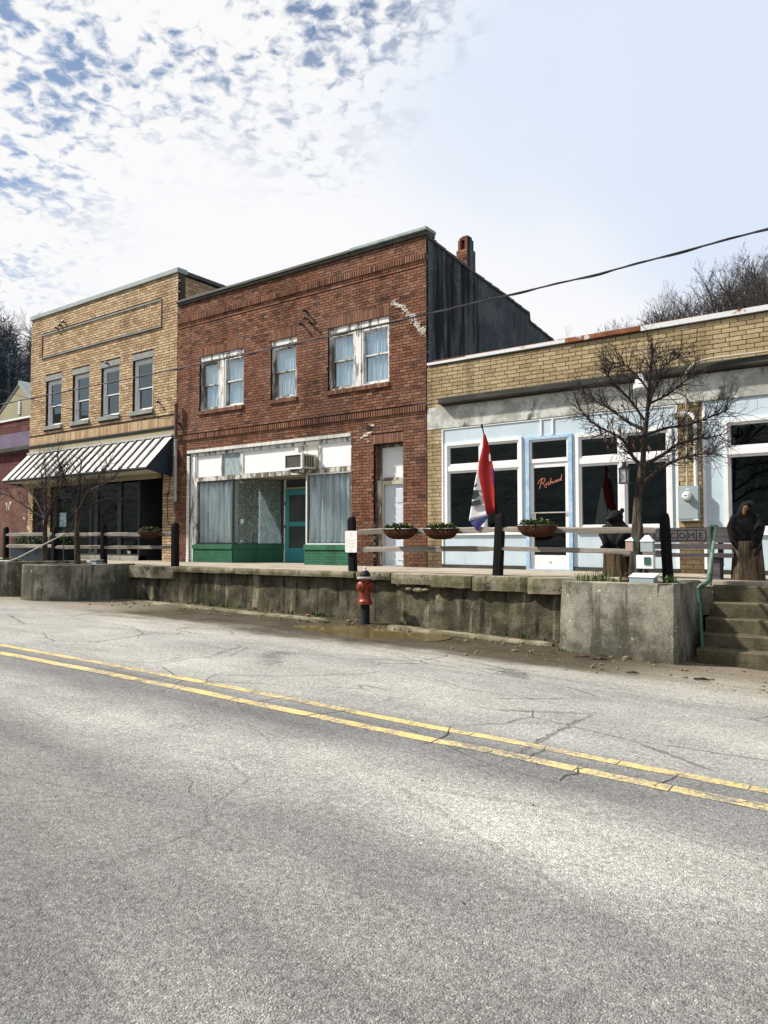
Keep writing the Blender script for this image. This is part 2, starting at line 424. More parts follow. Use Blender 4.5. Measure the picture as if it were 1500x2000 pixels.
def asphalt_mat():
    m, T = mat('worn_asphalt')
    pos = T.pos()
    x, y, z = T.sep(pos)
    # the paint lines run 2 degrees off the wall: distance across the road from them
    yy = T.m('SUBTRACT', y, T.m('MULTIPLY', x, .036))
    wob = T.m('MULTIPLY', T.m('SUBTRACT', T.noise(.35, 4, .6, T.pos((.4, 1, 1))), .5), 1.3)
    yb = T.m('ADD', yy, wob)
    near = T.ramp(T.m('DIVIDE', yb, 12.0),
                  [(0.0, (.235, .235, .235)), (.20, (.24, .24, .235)), (.285, (.225, .225, .225)), (.335, (.40, .40, .385)),
                   (.375, (.39, .39, .375)), (.425, (.195, .195, .20)), (.47, (.20, .20, .205)), (.505, (.36, .36, .35)),
                   (.60, (.39, .39, .375)), (.68, (.335, .335, .33)), (.74, (.385, .38, .36)), (.82, (.32, .30, .26)),
                   (.90, (.23, .20, .155)), (1.0, (.17, .145, .11))])
    # single stones of the aggregate
    vn = T.n('ShaderNodeTexVoronoi')
    vn.inputs['Scale'].default_value = 125
    T.l(pos, vn.inputs['Vector'])
    sr = T.n('ShaderNodeSeparateColor')
    T.l(vn.outputs['Color'], sr.inputs[0])
    dist = vn.outputs['Distance']
    stone = T.ramp(sr.outputs[0], [(0, (.64, .64, .64)), (.4, (.92, .92, .90)), (.8, (1.08, 1.08, 1.05)), (.95, (1.24, 1.23, 1.18)), (1, (1.9, 1.9, 1.82))])
    col = T.mix(1.0, near, stone, 'MULTIPLY')
    pit = T.ss(dist, .45, .85)
    col = T.mix(T.m('MULTIPLY', pit, .48), col, (.035, .035, .036))
    n2 = T.noise(28, 3, .75)
    col = T.mix(1.0, col, T.ramp(n2, [(.3, (.62,) * 3), (.5, (1.0,) * 3), (.72, (1.34,) * 3)]), 'MULTIPLY')
    n3 = T.noise(1.1, 4, .7, T.pos((.5, 1.2, 1)))
    col = T.mix(1.0, col, T.ramp(n3, [(.3, (.80,) * 3), (.7, (1.17,) * 3)]), 'MULTIPLY')
    # broad worn areas, oil drips and a few darker skims of tar
    wr = T.noise(.42, 5, .62, T.pos((.35, 1.0, 1)), .6)
    col = T.mix(1.0, col, T.ramp(wr, [(.34, (.74, .74, .76)), (.50, (1.0, 1.0, 1.0)), (.66, (1.16, 1.16, 1.14))]), 'MULTIPLY')
    od = T.vor(1.1, T.vm('ADD', pos, T.vm('MULTIPLY', T.n('ShaderNodeTexNoise').outputs[1], (.05, .05, 0))), 'F1', 'Distance')
    oil = T.m('MULTIPLY', T.ss(T.m('ADD', od, T.m('MULTIPLY', n2, .10)), .155, .07), .22)
    col = T.mix(oil, col, (.045, .044, .045))
    # wandering hairline cracks of old tarmac, beyond the paint lines
    wp = T.vm('ADD', T.pos((.55, 1.0, 1)), T.vm('MULTIPLY', T.n('ShaderNodeTexNoise').outputs[1], (.3, .3, 0)))
    ck = T.vor(.85, wp, 'DISTANCE_TO_EDGE')
    jag = T.m('MULTIPLY', T.m('SUBTRACT', T.noise(9, 3, .7), .5), .05)
    cr = T.ss(T.m('ABSOLUTE', T.m('ADD', ck, jag)), .016, .002)
    cr = T.m('MULTIPLY', cr, T.ss(T.noise(.6, 3, .5), .44, .54))
    cr = T.m('MULTIPLY', cr, T.ss(yy, 5.0, 6.4, .35, 1.0))
    col = T.mix(T.m('MULTIPLY', cr, .55), col, (.06, .056, .05))
    # damp silt along the foot of the wall
    damp = T.m('MULTIPLY', T.ss(T.m('ADD', yy, T.m('MULTIPLY', T.m('SUBTRACT', T.noise(.8, 4, .7, T.pos((.45, 1, 1))), .5), 2.4)), 9.25, 9.95),
               T.ss(T.m('ABSOLUTE', T.m('ADD', x, 8.6)), 6.6, 4.6))
    mud = T.mix(T.noise(5, 4, .7), (.022, .017, .010), (.085, .066, .040))
    col = T.mix(T.m('MULTIPLY', damp, .92), col, mud)
    rough = T.m('SUBTRACT', .88, T.m('MULTIPLY', T.m('MULTIPLY', damp, T.ss(T.noise(1.4, 3), .42, .6)), .62))
    h = T.m('ADD', T.m('MULTIPLY', T.m('SUBTRACT', 1.0, dist), .6), T.m('MULTIPLY', n2, .8))
    h = T.m('SUBTRACT', h, T.m('MULTIPLY', cr, 1.5))
    nrm = T.bump(h, .85, .012)
    finish(T, col, rough, nrm, .25)
    return m


M['asphalt'] = asphalt_mat()


def line_mat():
    m, T = mat('worn_yellow_line_paint')
    n = T.m('ADD', T.m('MULTIPLY', T.noise(2.0, 6, .7), .5), T.m('MULTIPLY', T.noise(30, 4, .8), .5))
    st = T.vor(125, None, 'F1', 'Distance')
    f = T.m('ADD', T.ss(n, .475, .57), T.m('MULTIPLY', T.ss(st, .45, .8), .55), clamp=True)
    yel = T.mix(T.ss(T.noise(.5, 3), .4, .7), (.64, .50, .19), (.66, .55, .28))
    col = T.mix(f, yel, (.23, .21, .18))
    finish(T, col, .75, T.bump(T.m('ADD', n, st), .6, .008), .3)
    return m


M['line'] = line_mat()


def retaining_mat():
    m, T = mat('mossy_retaining_wall')
    base = T.mix(T.ss(T.noise(2.2, 6, .7), .38, .66), (.060, .054, .037), (.14, .125, .09))
    drip = T.noise(3.2, 5, .6, T.pos((1.6, 1.6, .16)))
    base = T.mix(T.ss(drip, .56, .72), base, (.30, .27, .185))
    base = T.mix(T.ss(drip, .49, .36), base, (.030, .027, .021))
    moss = T.ss(T.noise(1.5, 6, .7, T.pos((1, 1, .8))), .50, .66)
    base = T.mix(T.m('MULTIPLY', moss, .8), base, (.060, .066, .026))
    pale = T.ss(T.noise(.8, 5, .7), .62, .70)
    base = T.mix(T.m('MULTIPLY', pale, .7), base, (.44, .40, .32))
    base = T.mix(1.0, base, T.ramp(T.noise(30, 5, .75), [(.3, (.6,) * 3), (.7, (1.35,) * 3)]), 'MULTIPLY')
    h = T.m('ADD', T.noise(9, 6, .7), T.m('MULTIPLY', T.noise(45, 4, .7), .4))
    finish(T, base, .95, T.bump(h, .8, .03), .12)
    return m


M['retaining'] = retaining_mat()


def planter_mat():
    m, T = mat('pitted_planter_concrete')
    base = T.mix(T.ss(T.noise(1.5, 6, .7), .36, .66), (.085, .082, .062), (.29, .275, .23))
    drip = T.noise(2.6, 5, .6, T.pos((1.8, 1.8, .22)))
    base = T.mix(T.m('MULTIPLY', T.ss(drip, .50, .62), .85), base, (.075, .073, .058))
    base = T.mix(T.m('MULTIPLY', T.ss(T.noise(2.0, 5, .7), .55, .7), .55), base, (.15, .16, .095))
    base = T.mix(T.m('MULTIPLY', T.ss(T.noise(7, 6, .8), .60, .66), .7), base, (.62, .60, .53))
    base = T.mix(1.0, base, T.ramp(T.noise(38, 5, .8), [(.3, (.62,) * 3), (.7, (1.32,) * 3)]), 'MULTIPLY')
    h = T.m('ADD', T.noise(12, 6, .7), T.m('MULTIPLY', T.noise(60, 4, .7), .5))
    finish(T, base, .95, T.bump(h, .6, .02), .12)
    return m


M['planter'] = planter_mat()


def water_mat():
    m, T = mat('muddy_water')
    col = T.mix(T.ss(T.noise(1.2, 4), .4, .65), (.105, .083, .034), (.15, .12, .055))
    finish(T, col, .06, T.bump(T.noise(6, 3, .5), .03, .01), .5)
    return m


M['water'] = water_mat()


# ------------------------------------------------------------------ geometry helpers
def wloc(o):
    v = Vector((0, 0, 0))
    while o is not None:
        v += o.location
        o = o.parent
    return v


class G:
    """collects shapes in world coordinates; build() links them as one mesh object"""
    def __init__(self):
        self.v, self.f = [], []

    def add(self, vs, fs):
        k = len(self.v)
        self.v += [tuple(p) for p in vs]
        self.f += [tuple(i + k for i in q) for q in fs]
        return self

    def box(self, x0, x1, y0, y1, z0, z1):
        vs = [(x0, y0, z0), (x1, y0, z0), (x1, y1, z0), (x0, y1, z0), (x0, y0, z1), (x1, y0, z1), (x1, y1, z1), (x0, y1, z1)]
        return self.add(vs, [(0, 3, 2, 1), (4, 5, 6, 7), (0, 1, 5, 4), (1, 2, 6, 5), (2, 3, 7, 6), (3, 0, 4, 7)])

    def prism(self, pts, y0, y1):
        """outline of (x, z) pushed from y0 to y1"""
        n = len(pts)
        vs = [(x, y0, z) for x, z in pts] + [(x, y1, z) for x, z in pts]
        fs = [tuple(range(n)), tuple(range(2 * n - 1, n - 1, -1))]
        fs += [(i, i + n, (i + 1) % n + n, (i + 1) % n) for i in range(n)]
        return self.add(vs, fs)

    def prism_x(self, pts, x0, x1):
        """outline of (y, z) pushed from x0 to x1"""
        n = len(pts)
        vs = [(x0, y, z) for y, z in pts] + [(x1, y, z) for y, z in pts]
        fs = [tuple(range(n - 1, -1, -1)), tuple(range(n, 2 * n))]
        fs += [((i + 1) % n, (i + 1) % n + n, i + n, i) for i in range(n)]
        return self.add(vs, fs)

    def slab(self, pts, z0, z1):
        """outline of (x, y) pushed from z0 to z1"""
        n = len(pts)
        vs = [(x, y, z0) for x, y in pts] + [(x, y, z1) for x, y in pts]
        fs = [tuple(range(n - 1, -1, -1)), tuple(range(n, 2 * n))]
        fs += [(i, (i + 1) % n, (i + 1) % n + n, i + n) for i in range(n)]
        return self.add(vs, fs)

    def tube(self, pts, r, n=8, caps=True):
        pts = [Vector(p) for p in pts]
        rs = r if isinstance(r, (list, tuple)) else [r] * len(pts)
        vs, fs = [], []
        up = None
        for i, p in enumerate(pts):
            a = pts[max(i - 1, 0)]
            b = pts[min(i + 1, len(pts) - 1)]
            d = (b - a)
            if d.length < 1e-9:
                d = Vector((0, 0, 1))
            d.normalize()
            if up is None:
                up = d.orthogonal().normalized()
            else:
                up = (up - d * up.dot(d))
                up = up.normalized() if up.length > 1e-6 else d.orthogonal().normalized()
            s = d.cross(up)
            for k in range(n):
                t = 2 * math.pi * k / n
                vs.append(p + (up * math.cos(t) + s * math.sin(t)) * rs[i])
        for i in range(len(pts) - 1):
            for k in range(n):
                k2 = (k + 1) % n
                fs.append((i * n + k, i * n + k2, (i + 1) * n + k2, (i + 1) * n + k))
        if caps:
            fs.append(tuple(range(n - 1, -1, -1)))
            fs.append(tuple((len(pts) - 1) * n + k for k in range(n)))
        return self.add(vs, fs)

    def lathe(self, prof, c, n=20, axis='z', wob=None):
        vs, fs = [], []
        for i, (r, h) in enumerate(prof):
            for k in range(n):
                t = 2 * math.pi * k / n
                q = r if wob is None else r * wob(t, h)
                a, b = q * math.cos(t), q * math.sin(t)
                if axis == 'z':
                    vs.append((c[0] + a, c[1] + b, c[2] + h))
                elif axis == 'y':
                    vs.append((c[0] + a, c[1] - h, c[2] + b))
                else:
                    vs.append((c[0] + h, c[1] + a, c[2] + b))
        for i in range(len(prof) - 1):
            for k in range(n):
                k2 = (k + 1) % n
                fs.append((i * n + k, i * n + k2, (i + 1) * n + k2, (i + 1) * n + k))
        fs.append(tuple(range(n - 1, -1, -1)))
        fs.append(tuple((len(prof) - 1) * n + k for k in range(n)))
        return self.add(vs, fs)

    def ball(self, c, r, nu=12, nv=8):
        rx, ry, rz = r if isinstance(r, (tuple, list)) else (r, r, r)
        prof = [(math.sin(math.pi * i / nv), -math.cos(math.pi * i / nv)) for i in range(nv + 1)]
        vs, fs = [], []
        for s, h in prof:
            for k in range(nu):
                t = 2 * math.pi * k / nu
                vs.append((c[0] + rx * s * math.cos(t), c[1] + ry * s * math.sin(t), c[2] + rz * h))
        for i in range(nv):
            for k in range(nu):
                k2 = (k + 1) % nu
                fs.append((i * nu + k, i * nu + k2, (i + 1) * nu + k2, (i + 1) * nu + k))
        return self.add(vs, fs)

    def quad(self, a, b, c, d):
        return self.add([a, b, c, d], [(0, 1, 2, 3)])

    def grid(self, fn, nu, nv):
        vs = [fn(i / nu, j / nv) for j in range(nv + 1) for i in range(nu + 1)]
        fs = [(j * (nu + 1) + i, j * (nu + 1) + i + 1, (j + 1) * (nu + 1) + i + 1, (j + 1) * (nu + 1) + i) for j in range(nv) for i in range(nu)]
        return self.add(vs, fs)

    def mesh(self, name, off=(0, 0, 0)):
        me = bpy.data.meshes.new(name)
        ox, oy, oz = off
        me.from_pydata([(x - ox, y - oy, z - oz) for x, y, z in self.v], [], self.f)
        me.update()
        return me

    def build(self, name, m, parent=None, smooth=False, bevel=0, org=None, **tags):
        off = wloc(parent) if parent is not None else Vector(org or (0, 0, 0))
        me = self.mesh(name, off)
        me.materials.append(M[m] if isinstance(m, str) else m)
        if smooth:
            for p in me.polygons:
                p.use_smooth = True
            me.set_sharp_from_angle(angle=R(40))
        o = bpy.data.objects.new(name, me)
        COL.objects.link(o)
        if parent is not None:
            o.parent = parent
        else:
            o.location = off
        if bevel:
            md = o.modifiers.new('bevel', 'BEVEL')
            md.width = bevel
            md.segments = 2
            md.limit_method = 'ANGLE'
        return tag(o, **tags)


def tag(o, label=None, cat=None, group=None, kind=None):
    for k, v in (('label', label), ('category', cat), ('group', group), ('kind', kind)):
        if v:
            o[k] = v
    return o


def thing(name, loc, label, cat, group=None):
    o = bpy.data.objects.new(name, None)
    o.empty_display_size = .2
    COL.objects.link(o)
    o.location = loc
    return tag(o, label, cat, group)


def copy_tree(o, parent=None):
    c = o.copy()
    COL.objects.link(c)
    c.parent = parent
    for ch in [q for q in bpy.data.objects if q.parent is o]:
        copy_tree(ch, c)
    return c


def text_shape(s, size, font_shear=0.0, spacing=1.0):
    """letters as (verts, faces) in the plane, from the built-in font"""
    cu = bpy.data.curves.new('lettering', 'FONT')
    cu.body = s
    cu.size = size
    cu.shear = font_shear
    cu.space_character = spacing
    cu.resolution_u = 3
    o = bpy.data.objects.new('lettering', cu)
    COL.objects.link(o)
    dg = bpy.context.evaluated_depsgraph_get()
    me = bpy.data.meshes.new_from_object(o.evaluated_get(dg))
    vs = [tuple(v.co) for v in me.vertices]
    fs = [tuple(p.vertices) for p in me.polygons]
    bpy.data.objects.remove(o)
    bpy.data.meshes.remove(me)
    return vs, fs


def nz(x, y, z=0.0, s=1.0):
    return noise.noise(Vector((x * s, y * s, z * s)))


# ------------------------------------------------------------------ bricks
class Bricks:
    """all bricks of one building: the 300 that show largest become single objects, the rest one joined part"""
    def __init__(self, parent, m):
        self.parent, self.m, self.b = parent, m, []

    def add(self, x0, x1, z0, z1, y0, depth=.09, axis='y', m=None):
        self.b.append((x0, x1, z0, z1, y0, depth, axis, m or self.m))

    def field(self, x0, x1, z0, z1, y, L, H, J, holes, seed=0, axis='y', jit=.003, depth=.09):
        rnd = random.Random(seed)
        z, k = z0, 0
        while z + H * .6 < z1:
            zt = min(z + H - J, z1)
            free = [(x0, x1)]
            for hx0, hx1, hz0, hz1 in holes:
                if min(zt, hz1) - max(z, hz0) > .3 * (zt - z):
                    nf = []
                    for a, b in free:
                        if hx1 <= a or hx0 >= b:
                            nf.append((a, b))
                        else:
                            if hx0 > a:
                                nf.append((a, hx0))
                            if hx1 < b:
                                nf.append((hx1, b))
                    free = nf
            off = (k % 2) * .5 * L + (L * .25 if k % 7 == 5 else 0) + rnd.uniform(-.01, .01)
            i0 = math.floor((x0 - off) / L) - 1
            i1 = math.ceil((x1 - off) / L) + 1
            for i in range(i0, i1 + 1):
                a, b = i * L + off, i * L + off + L - J
                for fa, fb in free:
                    p, q = max(a, fa), min(b, fb)
                    if q - p > .03:
                        self.add(p, q, z, zt, y - rnd.uniform(0, jit), depth, axis)
            z += H
            k += 1

    def row(self, x0, x1, z0, z1, w, J, y, depth=.09, jit=.003, m=None, seed=1):
        rnd = random.Random(seed)
        n = max(1, round((x1 - x0) / w))
        w = (x1 - x0) / n
        for i in range(n):
            self.add(x0 + i * w + J / 2, x0 + (i + 1) * w - J / 2, z0 + rnd.uniform(0, .004), z1 + rnd.uniform(-.004, 0), y - rnd.uniform(0, jit), depth, 'y', m)

    def build(self, singles=300):
        def size(b):
            x, z = (b[0] + b[1]) / 2, (b[2] + b[3]) / 2
            p = (x, b[4], z - EYE) if b[6] == 'y' else (b[4], x, z - EYE)
            fwd = (-.589 * p[0] + .808 * p[1])
            rt = (.808 * p[0] + .589 * p[1])
            if fwd < 1 or abs(rt / fwd) > .53:
                return 0
            return (b[1] - b[0]) * (b[3] - b[2]) / fwd ** 2 * (1 if b[6] == 'y' else .4)
        order = sorted(self.b, key=size, reverse=True)
        cache = {}
        pl = wloc(self.parent)
        for b in order[:singles]:
            x0, x1, z0, z1, y, d, ax, mm = b
            key = (round(x1 - x0, 3), round(z1 - z0, 2), round(d, 3), ax, mm)
            if key not in cache:
                g = G()
                if ax == 'y':
                    g.box(0, key[0], 0, d, 0, z1 - z0)
                else:
                    g.box(-d, 0, 0, key[0], 0, z1 - z0)
                me = g.mesh('brick')
                me.materials.append(M[mm])
                cache[key] = me
            o = bpy.data.objects.new('brick', cache[key])
            COL.objects.link(o)
            o.parent = self.parent
            o.location = Vector((x0, y, z0) if ax == 'y' else (y, x0, z0)) - pl
        rest = {}
        for b in order[singles:]:
            g = rest.setdefault(b[7], G())
            x0, x1, z0, z1, y, d, ax, mm = b
            if ax == 'y':
                g.box(x0, x1, y, y + d, z0, z1)
            else:
                g.box(y - d, y, x0, x1, z0, z1)
        for mm, g in rest.items():
            g.build('brickwork', mm, self.parent, kind='stuff')


def wall_with_holes(x0, x1, z0, z1, y0, y1, holes):
    g = G()
    xs = sorted({x0, x1, *[min(max(v, x0), x1) for h in holes for v in h[:2]]})
    zs = sorted({z0, z1, *[min(max(v, z0), z1) for h in holes for v in h[2:]]})
    for i in range(len(xs) - 1):
        run = None
        for j in range(len(zs) - 1):
            cx, cz = (xs[i] + xs[i + 1]) / 2, (zs[j] + zs[j + 1]) / 2
            solid = not any(h[0] < cx < h[1] and h[2] < cz < h[3] for h in holes)
            if solid and run is None:
                run = zs[j]
            if not solid and run is not None:
                g.box(xs[i], xs[i + 1], y0, y1, run, zs[j])
                run = None
        if run is not None:
            g.box(xs[i], xs[i + 1], y0, y1, run, z1)
    return g


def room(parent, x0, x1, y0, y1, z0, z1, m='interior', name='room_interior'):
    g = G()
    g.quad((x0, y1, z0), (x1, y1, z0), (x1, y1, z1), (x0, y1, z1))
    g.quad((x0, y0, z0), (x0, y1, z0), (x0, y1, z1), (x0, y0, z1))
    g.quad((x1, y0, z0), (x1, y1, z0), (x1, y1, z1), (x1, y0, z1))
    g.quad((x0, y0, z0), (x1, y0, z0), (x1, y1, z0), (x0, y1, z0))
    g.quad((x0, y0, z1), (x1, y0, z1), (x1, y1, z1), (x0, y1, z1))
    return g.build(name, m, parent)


def frame_rect(g, x0, x1, z0, z1, w, y0, y1, wb=None, wt=None):
    wb = w if wb is None else wb
    wt = w if wt is None else wt
    g.box(x0, x0 + w, y0, y1, z0, z1)
    g.box(x1 - w, x1, y0, y1, z0, z1)
    g.box(x0 + w, x1 - w, y0 + .002, y1, z1 - wt, z1)
    g.box(x0 + w, x1 - w, y0 + .002, y1, z0, z0 + wb)
    return g


def pane(parent, x0, x1, z0, z1, y, m='glass'):
    return G().box(x0, x1, y, y + .006, z0, z1).build('pane', m, parent)


# ------------------------------------------------------------------ ground
def g_z(X):
    d = 45 * math.tanh((X + 9.2) / 45)
    return .06 - .02 * d - .0095 * (math.sqrt(d * d + 4) - 2)


PUD = (-8.55, 10.62)
PUD_Z = -.002


def road_z(X, Y):
    z = g_z(X)
    z += .02 * math.exp(-((Y - 5.4) / 2.5) ** 2)
    z += .010 * nz(X, Y, 3, .8) + .004 * nz(X, Y, 9, 3.1)
    if Y > 10.3:
        z -= .02 * min(1, (Y - 10.3) / .8)
    r = math.hypot((X - PUD[0]) / 1.25, (Y - PUD[1] + .08 * (X - PUD[0])) / .62)
    r += .28 * nz(X, Y, 1, 1.7) + .12 * nz(X, Y, 5, 5.0)
    t = max(0, min(1, (1.45 - r) / .65))
    t = t * t * (3 - 2 * t)
    return z * (1 - t) + (PUD_Z - .022) * t


def axis(*runs):
    out = []
    for a, b, s in runs:
        n = max(1, round((b - a) / s))
        out += [a + (b - a) * i / n for i in range(n)]
    return out + [runs[-1][1]]


xs = axis((-160, -40, 8), (-40, -24, 1), (-24, -12, .25), (-12, 2, .1), (2, 20, 1), (20, 120, 8))
ys = axis((-1.6, 1, .4), (1, 8, .2), (8, 12.4, .08))
verts = [(x, y, road_z(x, y)) for y in ys for x in xs]
nx = len(xs)
faces = [(j * nx + i, j * nx + i + 1, (j + 1) * nx + i + 1, (j + 1) * nx + i) for j in range(len(ys) - 1) for i in range(nx - 1)]
road = G().add(verts, faces).build('road', 'asphalt', smooth=True, kind='structure')


def strip(pts, w, lift=.004, res=.15):
    """a ribbon lying on the road along (x, y) points"""
    g = G()
    P2 = []
    for (ax_, ay), (bx, by) in zip(pts, pts[1:]):
        n = max(1, int(math.hypot(bx - ax_, by - ay) / res))
        P2 += [(ax_ + (bx - ax_) * k / n, ay + (by - ay) * k / n) for k in range(n)]
    P2.append(pts[-1])
    vs, fs = [], []
    for i, (x, y) in enumerate(P2):
        a, b = P2[max(i - 1, 0)], P2[min(i + 1, len(P2) - 1)]
        d = Vector((b[0] - a[0], b[1] - a[1])).normalized()
        ww = w(i / (len(P2) - 1), x, y) if callable(w) else w
        for s in (-.5, 0, .5):
            q = (x - d.y * ww * s, y + d.x * ww * s)
            vs.append((*q, road_z(*q) + lift))
    for i in range(len(P2) - 1):
        for s in (0, 1):
            fs.append((i * 3 + s, i * 3 + s + 3, i * 3 + s + 4, i * 3 + s + 1))
    return g.add(vs, fs)


# two yellow lines, each broken where the cracks cross
for base, wd in ((5.49, .135), (5.855, .12)):
    x = -70.0
    rnd = random.Random(int(base * 100))
    while x < 12:
        ln = rnd.uniform(.55, 1.3) if x > -16 else 8
        x2 = min(x + ln, 12)
        pts = [(q, base + .036 * (q + .94) + .008 * nz(q, base, 0, 1.2)) for q in np.arange(x, x2 - .012, .25 if x > -16 else 2)] + [(x2 - .012, base + .036 * (x2 + .94))]
        if len(pts) > 1:
            strip(pts, lambda t, a, b: wd + .012 * nz(a, b, 2, 9)).build('yellow_line', 'line', road)
        x = x2


def crack(pts, w=.012, seed=0):
    rnd = random.Random(seed)
    P3 = []
    for (ax_, ay), (bx, by) in zip(pts, pts[1:]):
        n = max(2, int(math.hypot(bx - ax_, by - ay) / .09))
        for k in range(n):
            t = k / n
            P3.append((ax_ + (bx - ax_) * t + rnd.gauss(0, .018), ay + (by - ay) * t + rnd.gauss(0, .018)))
    P3.append(pts[-1])
    return strip(P3, lambda t, a, b: .5 * w * (.35 + .9 * abs(nz(a, b, 4, 6)) + .4 * math.sin(math.pi * t)), .006, .05).build('crack', 'crack', road)


for i, (pts, w) in enumerate([
        ([(-6.9, 6.0), (-6.2, 6.6), (-5.7, 7.3), (-5.6, 7.6)], .022), ([(-6.9, 6.0), (-6.6, 5.65), (-6.75, 5.3)], .015),
        ([(-5.6, 7.6), (-5.0, 7.7), (-4.2, 7.4), (-3.6, 7.5), (-2.6, 7.3)], .014),
        ([(-3.55, 5.85), (-3.2, 6.3), (-3.1, 6.7), (-3.25, 7.0)], .020), ([(-3.2, 6.3), (-2.9, 6.6)], .012),
        ([(-3.42, 5.25), (-3.4, 5.5), (-3.52, 5.85)], .030), ([(-2.18, 5.15), (-2.12, 5.55)], .030), ([(-2.55, 5.4), (-2.6, 5.85)], .016),
        ([(-10.6, 5.2), (-10.4, 5.55)], .02), ([(-9.3, 5.1), (-9.0, 5.6)], .02), ([(-8.2, 5.2), (-8.0, 5.6)], .02), ([(-7.3, 5.2), (-7.1, 5.7)], .02),
        ([(-5.6, 5.2), (-5.4, 5.8)], .022), ([(-4.8, 5.25), (-4.6, 5.75)], .018), ([(-1.6, 5.4), (-1.5, 5.9)], .02),
        ([(-1.55, 5.5), (-1.2, 5.52), (-.8, 5.54), (-.3, 5.56)], .014), ([(-3.3, 5.42), (-2.9, 5.44), (-2.3, 5.46)], .010),
        ([(-12.5, 8.2), (-11.4, 8.05), (-10.6, 7.7), (-10.1, 7.2)], .020), ([(-14.8, 8.7), (-13.4, 9.0), (-12.4, 9.4)], .016),
        ([(-9.2, 9.2), (-8.0, 9.0), (-6.4, 8.9), (-5.0, 8.7), (-3.6, 8.7), (-2.0, 8.5), (-.5, 8.5)], .016),
        ([(-7.4, 8.1), (-6.0, 7.95), (-4.6, 8.0)], .012), ([(-4.35, 3.55), (-4.0, 3.3), (-3.8, 3.25)], .008),
        ([(-3.0, 9.9), (-2.2, 9.8), (-1.2, 9.9)], .014), ([(-5.4, 10.1), (-4.6, 9.9), (-3.9, 9.9)], .012)]):
    crack(pts, w, i)
# the sunken patch outline near the left planter
ring = [(-10.05 + .62 * math.cos(t), 8.55 + .30 * math.sin(t)) for t in np.linspace(.1, 5.9, 22)]
crack(ring, .03, 77)

puddle = G()
puddle.add([(PUD[0] + 2.1 * math.cos(t), PUD[1] + 1.05 * math.sin(t), PUD_Z) for t in np.linspace(0, 2 * math.pi, 40, endpoint=False)], [tuple(range(40))])
puddle.build('puddle', 'water', kind='structure')

# broken kerb strips and mud along the foot of the wall
rnd = random.Random(5)


def kerb_piece(x0, x1, y0, y1, h, label):
    g = G()
    n = max(3, int((x1 - x0) / .18))
    top, vs, fs = [], [], []
    for i in range(n + 1):
        x = x0 + (x1 - x0) * i / n
        t = i / n
        yc = y0 + (y1 - y0) * t
        w = .13 + .05 * nz(x, 1, 0, 2.5)
        if i in (0, n):
            w *= .5
        z = road_z(x, yc)
        hh = h * (.75 + .5 * nz(x, 4, 0, 3))
        vs += [(x, yc - w, z - .03), (x, yc - w * .8, z + hh * .8), (x, yc + w * .8, z + hh), (x, yc + w, z - .03)]
    for i in range(n):
        for k in range(3):
            fs.append((i * 4 + k, i * 4 + k + 4, i * 4 + k + 5, i * 4 + k + 1))
    fs += [(0, 1, 2, 3), (n * 4 + 3, n * 4 + 2, n * 4 + 1, n * 4)]
    g.add(vs, fs)
    return g.build('kerb_strip', 'edge', org=(x0, y0, g_z(x0)), label=label, cat='kerb')


kerb_piece(-15.6, -9.6, 11.35, 11.25, .05, 'long pale concrete kerb strip left of the hydrant')
kerb_piece(-8.2, -4.9, 11.42, 11.35, .055, 'short broken kerb strip right of the hydrant')
g = G()
for k in range(240):
    x = rnd.uniform(-17, -3.0)
    y = rnd.choice((rnd.gauss(11.6, .18), rnd.gauss(11.0, .35), rnd.gauss(10.9, .5)))
    if not (9.9 < y < 11.9) or (x < -16.7):
        continue
    s = abs(rnd.gauss(.018, .014)) + .006
    z = road_z(x, y)
    g.ball((x, y, z + s * .2), (s * rnd.uniform(.8, 1.6), s, s * .6), 5, 3)
for k in range(130):
    x, y = rnd.uniform(-6, -1), rnd.uniform(9.4, 11.4)
    s = abs(rnd.gauss(.012, .01)) + .005
    g.ball((x, y, road_z(x, y) + s * .2), (s * rnd.uniform(.8, 1.6), s, s * .6), 5, 3)
g.build('gravel', 'brown_crust', label='loose mud crumbs and gravel along the gutter', cat='gravel', kind='stuff')
g = G()
for x, y, l in ((-4.2, 10.5, .28), (-3.95, 10.45, .3), (-3.2, 9.75, .16), (-2.4, 9.9, .2), (-1.4, 9.6, .15)):
    g.tube([(x, y, road_z(x, y) + .015), (x + l * .6, y - .02, road_z(x, y) + .03), (x + l, y + .03, road_z(x, y) + .012)], [.012, .02, .006], 6)
for k in range(4):
    x, y = rnd.uniform(-4, 0), rnd.uniform(2.6, 4.8)
    s = rnd.uniform(.004, .008)
    g.ball((x, y, road_z(x, y) + s * .3), (s * 1.4, s, s * .7), 6, 4)
g.build('road_litter', 'bark', label='scattered bark bits and twigs lying on the asphalt', cat='litter', kind='stuff')


# one sheet of ground to the horizon, with the valley's hills rising from it
def sstep(a, b, v):
    t = max(0, min(1, (v - a) / (b - a)))
    return t * t * (3 - 2 * t)


def hill_z(x, y):
    r = math.hypot(x, y)
    az = math.degrees(math.atan2(x, y))              # 0 = into the facades, negative = left
    e = .19
    if -75 < az < 75:
        e = np.interp(az, [-75, -66, -58, -50, -30, -22, -16, -10, 0, 12, 30, 75], [.215, .205, .19, .12, .10, .19, .235, .265, .30, .30, .28, .22])
    h = e * 105 * sstep(34, 105, r) + .30 * max(0, r - 105) * sstep(105, 160, r) * .25
    h *= 1 + .12 * nz(x, y, 0, .03)
    if abs(az) > 84 and abs(az) < 97:
        h *= .35
    return h


